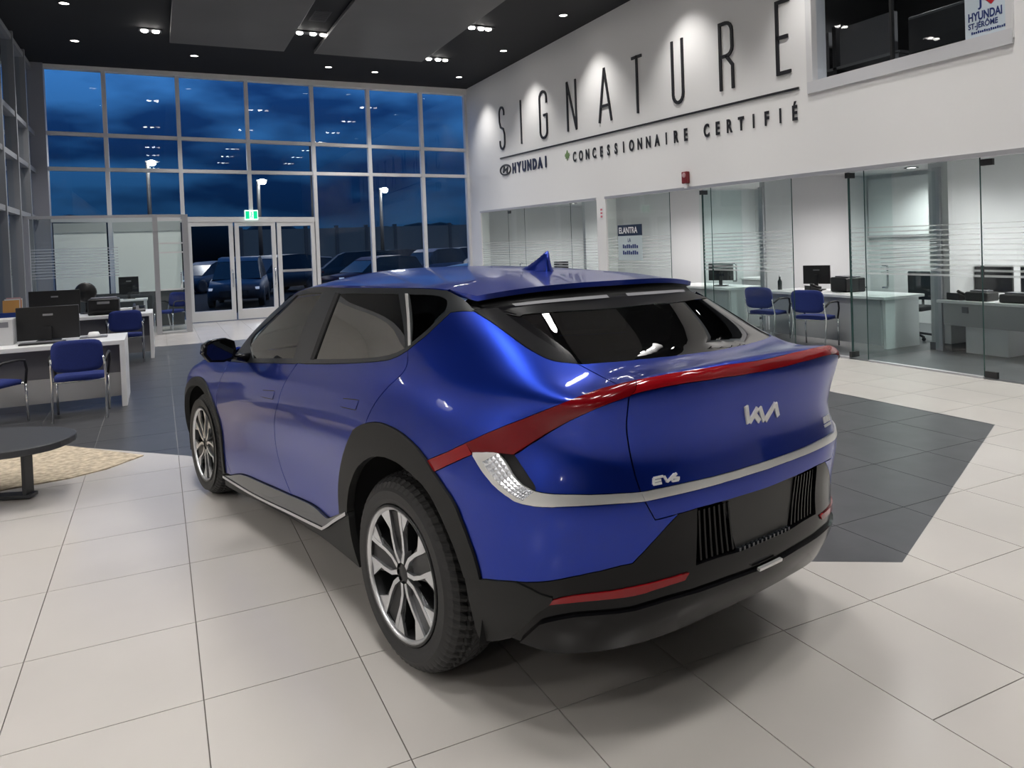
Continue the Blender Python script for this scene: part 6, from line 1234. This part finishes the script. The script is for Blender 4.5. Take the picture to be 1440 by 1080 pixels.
for lb, x, y, h in (('car park lamp post at left, second window column', -.3, 45, 6.9), ('car park lamp post above the entrance doors', 5.4, 45, 5.9), ('car park lamp post in the sixth window column', 12.6, 45, 5.4), ('car park lamp post beside the white wall corner', 18.4, 45, 5.3)): lamp_post(lb, x, y, h)
t = thing('flag_pole', 'tall unlit dark pole behind the middle mullion', 'pole', (8.5, 45, -.12)); MB().tube([(0, 0, 0), (0, 0, 8.1)], [.16, .13], 10).build('shaft', M_BLACKM, t); MB().box(-.12, .12, -.12, .12, 8.1, 8.25).build('cap', M_BLACKM, t)
def far_car(label, x, y, rz, col, lights=False, suv=True, nm='parked_car'):
    t = thing(nm, label, 'car', (x, y, -.12), rz, 'cars parked outside'); paint = mat('car_paint_%02d' % int(sum(col) * 1000), col, .5, .0, 0, .3)
    H1, H2 = (.95, 1.66) if suv else (.85, 1.45)
    # section stations along x (front = +x): (x, half width, belt z, roof z or None)
    lo = [(-2.25, .72, .55, .80), (-2.1, .86, .30, H1 - .02), (-1.0, .92, .26, H1), (.6, .92, .26, H1), (1.4, .90, .26, H1 - .08), (2.05, .84, .28, H1 - .16), (2.3, .66, .42, .72)]
    mb = MB(); vs = []
    for (a, w, z0, z1) in lo: vs += [(a, -w * .92, z0), (a, -w, (z0 + z1) / 2), (a, -w * .93, z1), (a, 0, z1 + .05), (a, w * .93, z1), (a, w, (z0 + z1) / 2), (a, w * .92, z0)]
    fs = [(i * 7 + j, i * 7 + (j + 1) % 7, (i + 1) * 7 + (j + 1) % 7, (i + 1) * 7 + j) for i in range(len(lo) - 1) for j in range(7)] + [tuple(range(7)), tuple(42 + j for j in range(7))]
    mb.add(vs, fs, True); mb.build('body', paint, t)
    up = [(-2.05, .80, H1 - .03, .80, H1 - .02), (-1.75, .80, H1 - .03, .66, H2 - .08), (-.9, .82, H1 - .03, .67, H2), (.2, .82, H1 - .03, .67, H2 - .03), (.55, .82, H1 - .03, .66, H2 - .16), (1.25, .80, H1 - .06, .78, H1 - .02)]
    mb = MB(); vs = []
    for (a, w0, z0, w1, z1) in up: vs += [(a, -w0, z0), (a, -w1, z1), (a, w1, z1), (a, w0, z0)]
    mb.add(vs, [(i * 4 + j, i * 4 + j + 1, i * 4 + 5 + j, i * 4 + 4 + j) for i in range(5) for j in (0, 2)] + [(1, 2, 6, 5), (0, 1, 2, 3), (17, 18, 22, 21)]); mb.build('windows', mat('far_car_glass', (.012, .013, .015), .25, 0, 0, .3), t)
    mb = MB(); mb.add([(a, s * w1, z1 + .012) for (a, w0, z0, w1, z1) in up[1:5] for s in (-1, 1)], [(2 * i, 2 * i + 1, 2 * i + 3, 2 * i + 2) for i in range(3)], True); mb.build('roof', paint, t)
    for a in (-1.35, 1.38):
        for s_ in (-1, 1): MB().lathe([(.001, .09), (.2, .10), (.30, .10), (.335, .07), (.335, -.1)], 18, (a, s_ * .80, .335), axis='y').build('wheel', M_TYRE, t) if s_ > 0 else MB().lathe([(.001, -.09), (.2, -.10), (.30, -.10), (.335, -.07), (.335, .1)], 18, (a, s_ * .80, .335), axis='y').build('wheel', M_TYRE, t)
    for s_ in (-1, 1): MB().box(2.12, 2.27, s_ * .62 - .16, s_ * .62 + .16, .60, .68).build('headlamp', mat('far_headlamp', (.7, .72, .75), .2, emit=(.8, .85, 1), estr=.25), t)
    MB().box(2.22, 2.33, -.45, .45, .40, .58).build('grille', M_BLACKM, t)
    for s_ in (-1, 1): MB().box(-2.27, -2.14, s_ * .66 - .14, s_ * .66 + .14, .74, .84).build('tail_lamp', mat('far_tail', (.2, .01, .01), .3), t)
    return t
far_car('dark grey car facing the leftmost entrance door', 2.6, 28.0, -1.75, (.05, .055, .07), False)
far_car('dark car parked behind the middle entrance door', 4.6, 34.0, -2.5, (.03, .032, .036))
far_car('dark red car glimpsed between the middle and right doors', 8.3, 31.0, -2.75, (.10, .008, .012), suv=False)
far_car('black car behind the right entrance door', 8.6, 37.0, 3.0, (.015, .016, .018))
far_car('silver grey car far behind the doors', 7.0, 42.0, 2.9, (.18, .18, .19), suv=False)
far_car('dark blue car right of the entrance doors', 12.2, 35.0, -2.6, (.015, .02, .05))
far_car('dark grey car in the sixth window column', 15.6, 40.0, -2.9, (.06, .06, .06))
far_car('white crossover parked outside at the right corner of the windows', 14.4, 32.5, 3.05, (.40, .40, .38))
far_car('pale car far behind in the seventh window column', 17.5, 54.0, 3.0, (.22, .22, .21), suv=False)

for k, (lb, x, y, rz, col, suv) in enumerate((('black car in the second row behind the right door', 11.2, 44.0, 2.95, (.02, .02, .022), True), ('dark green car in the second row right of the doors', 14.0, 48.0, 3.0, (.012, .022, .018), True), ('grey sedan at the back of the car park, left of the doors', 2.2, 38.5, -2.4, (.08, .08, .085), False), ('black sedan between the two left parked rows', 5.2, 47.0, 2.9, (.02, .02, .025), False), ('dim brown car at the far right of the back row', 20.5, 49.0, 3.05, (.07, .05, .04), True))):
    far_car(lb, x, y, rz, col, suv=suv)
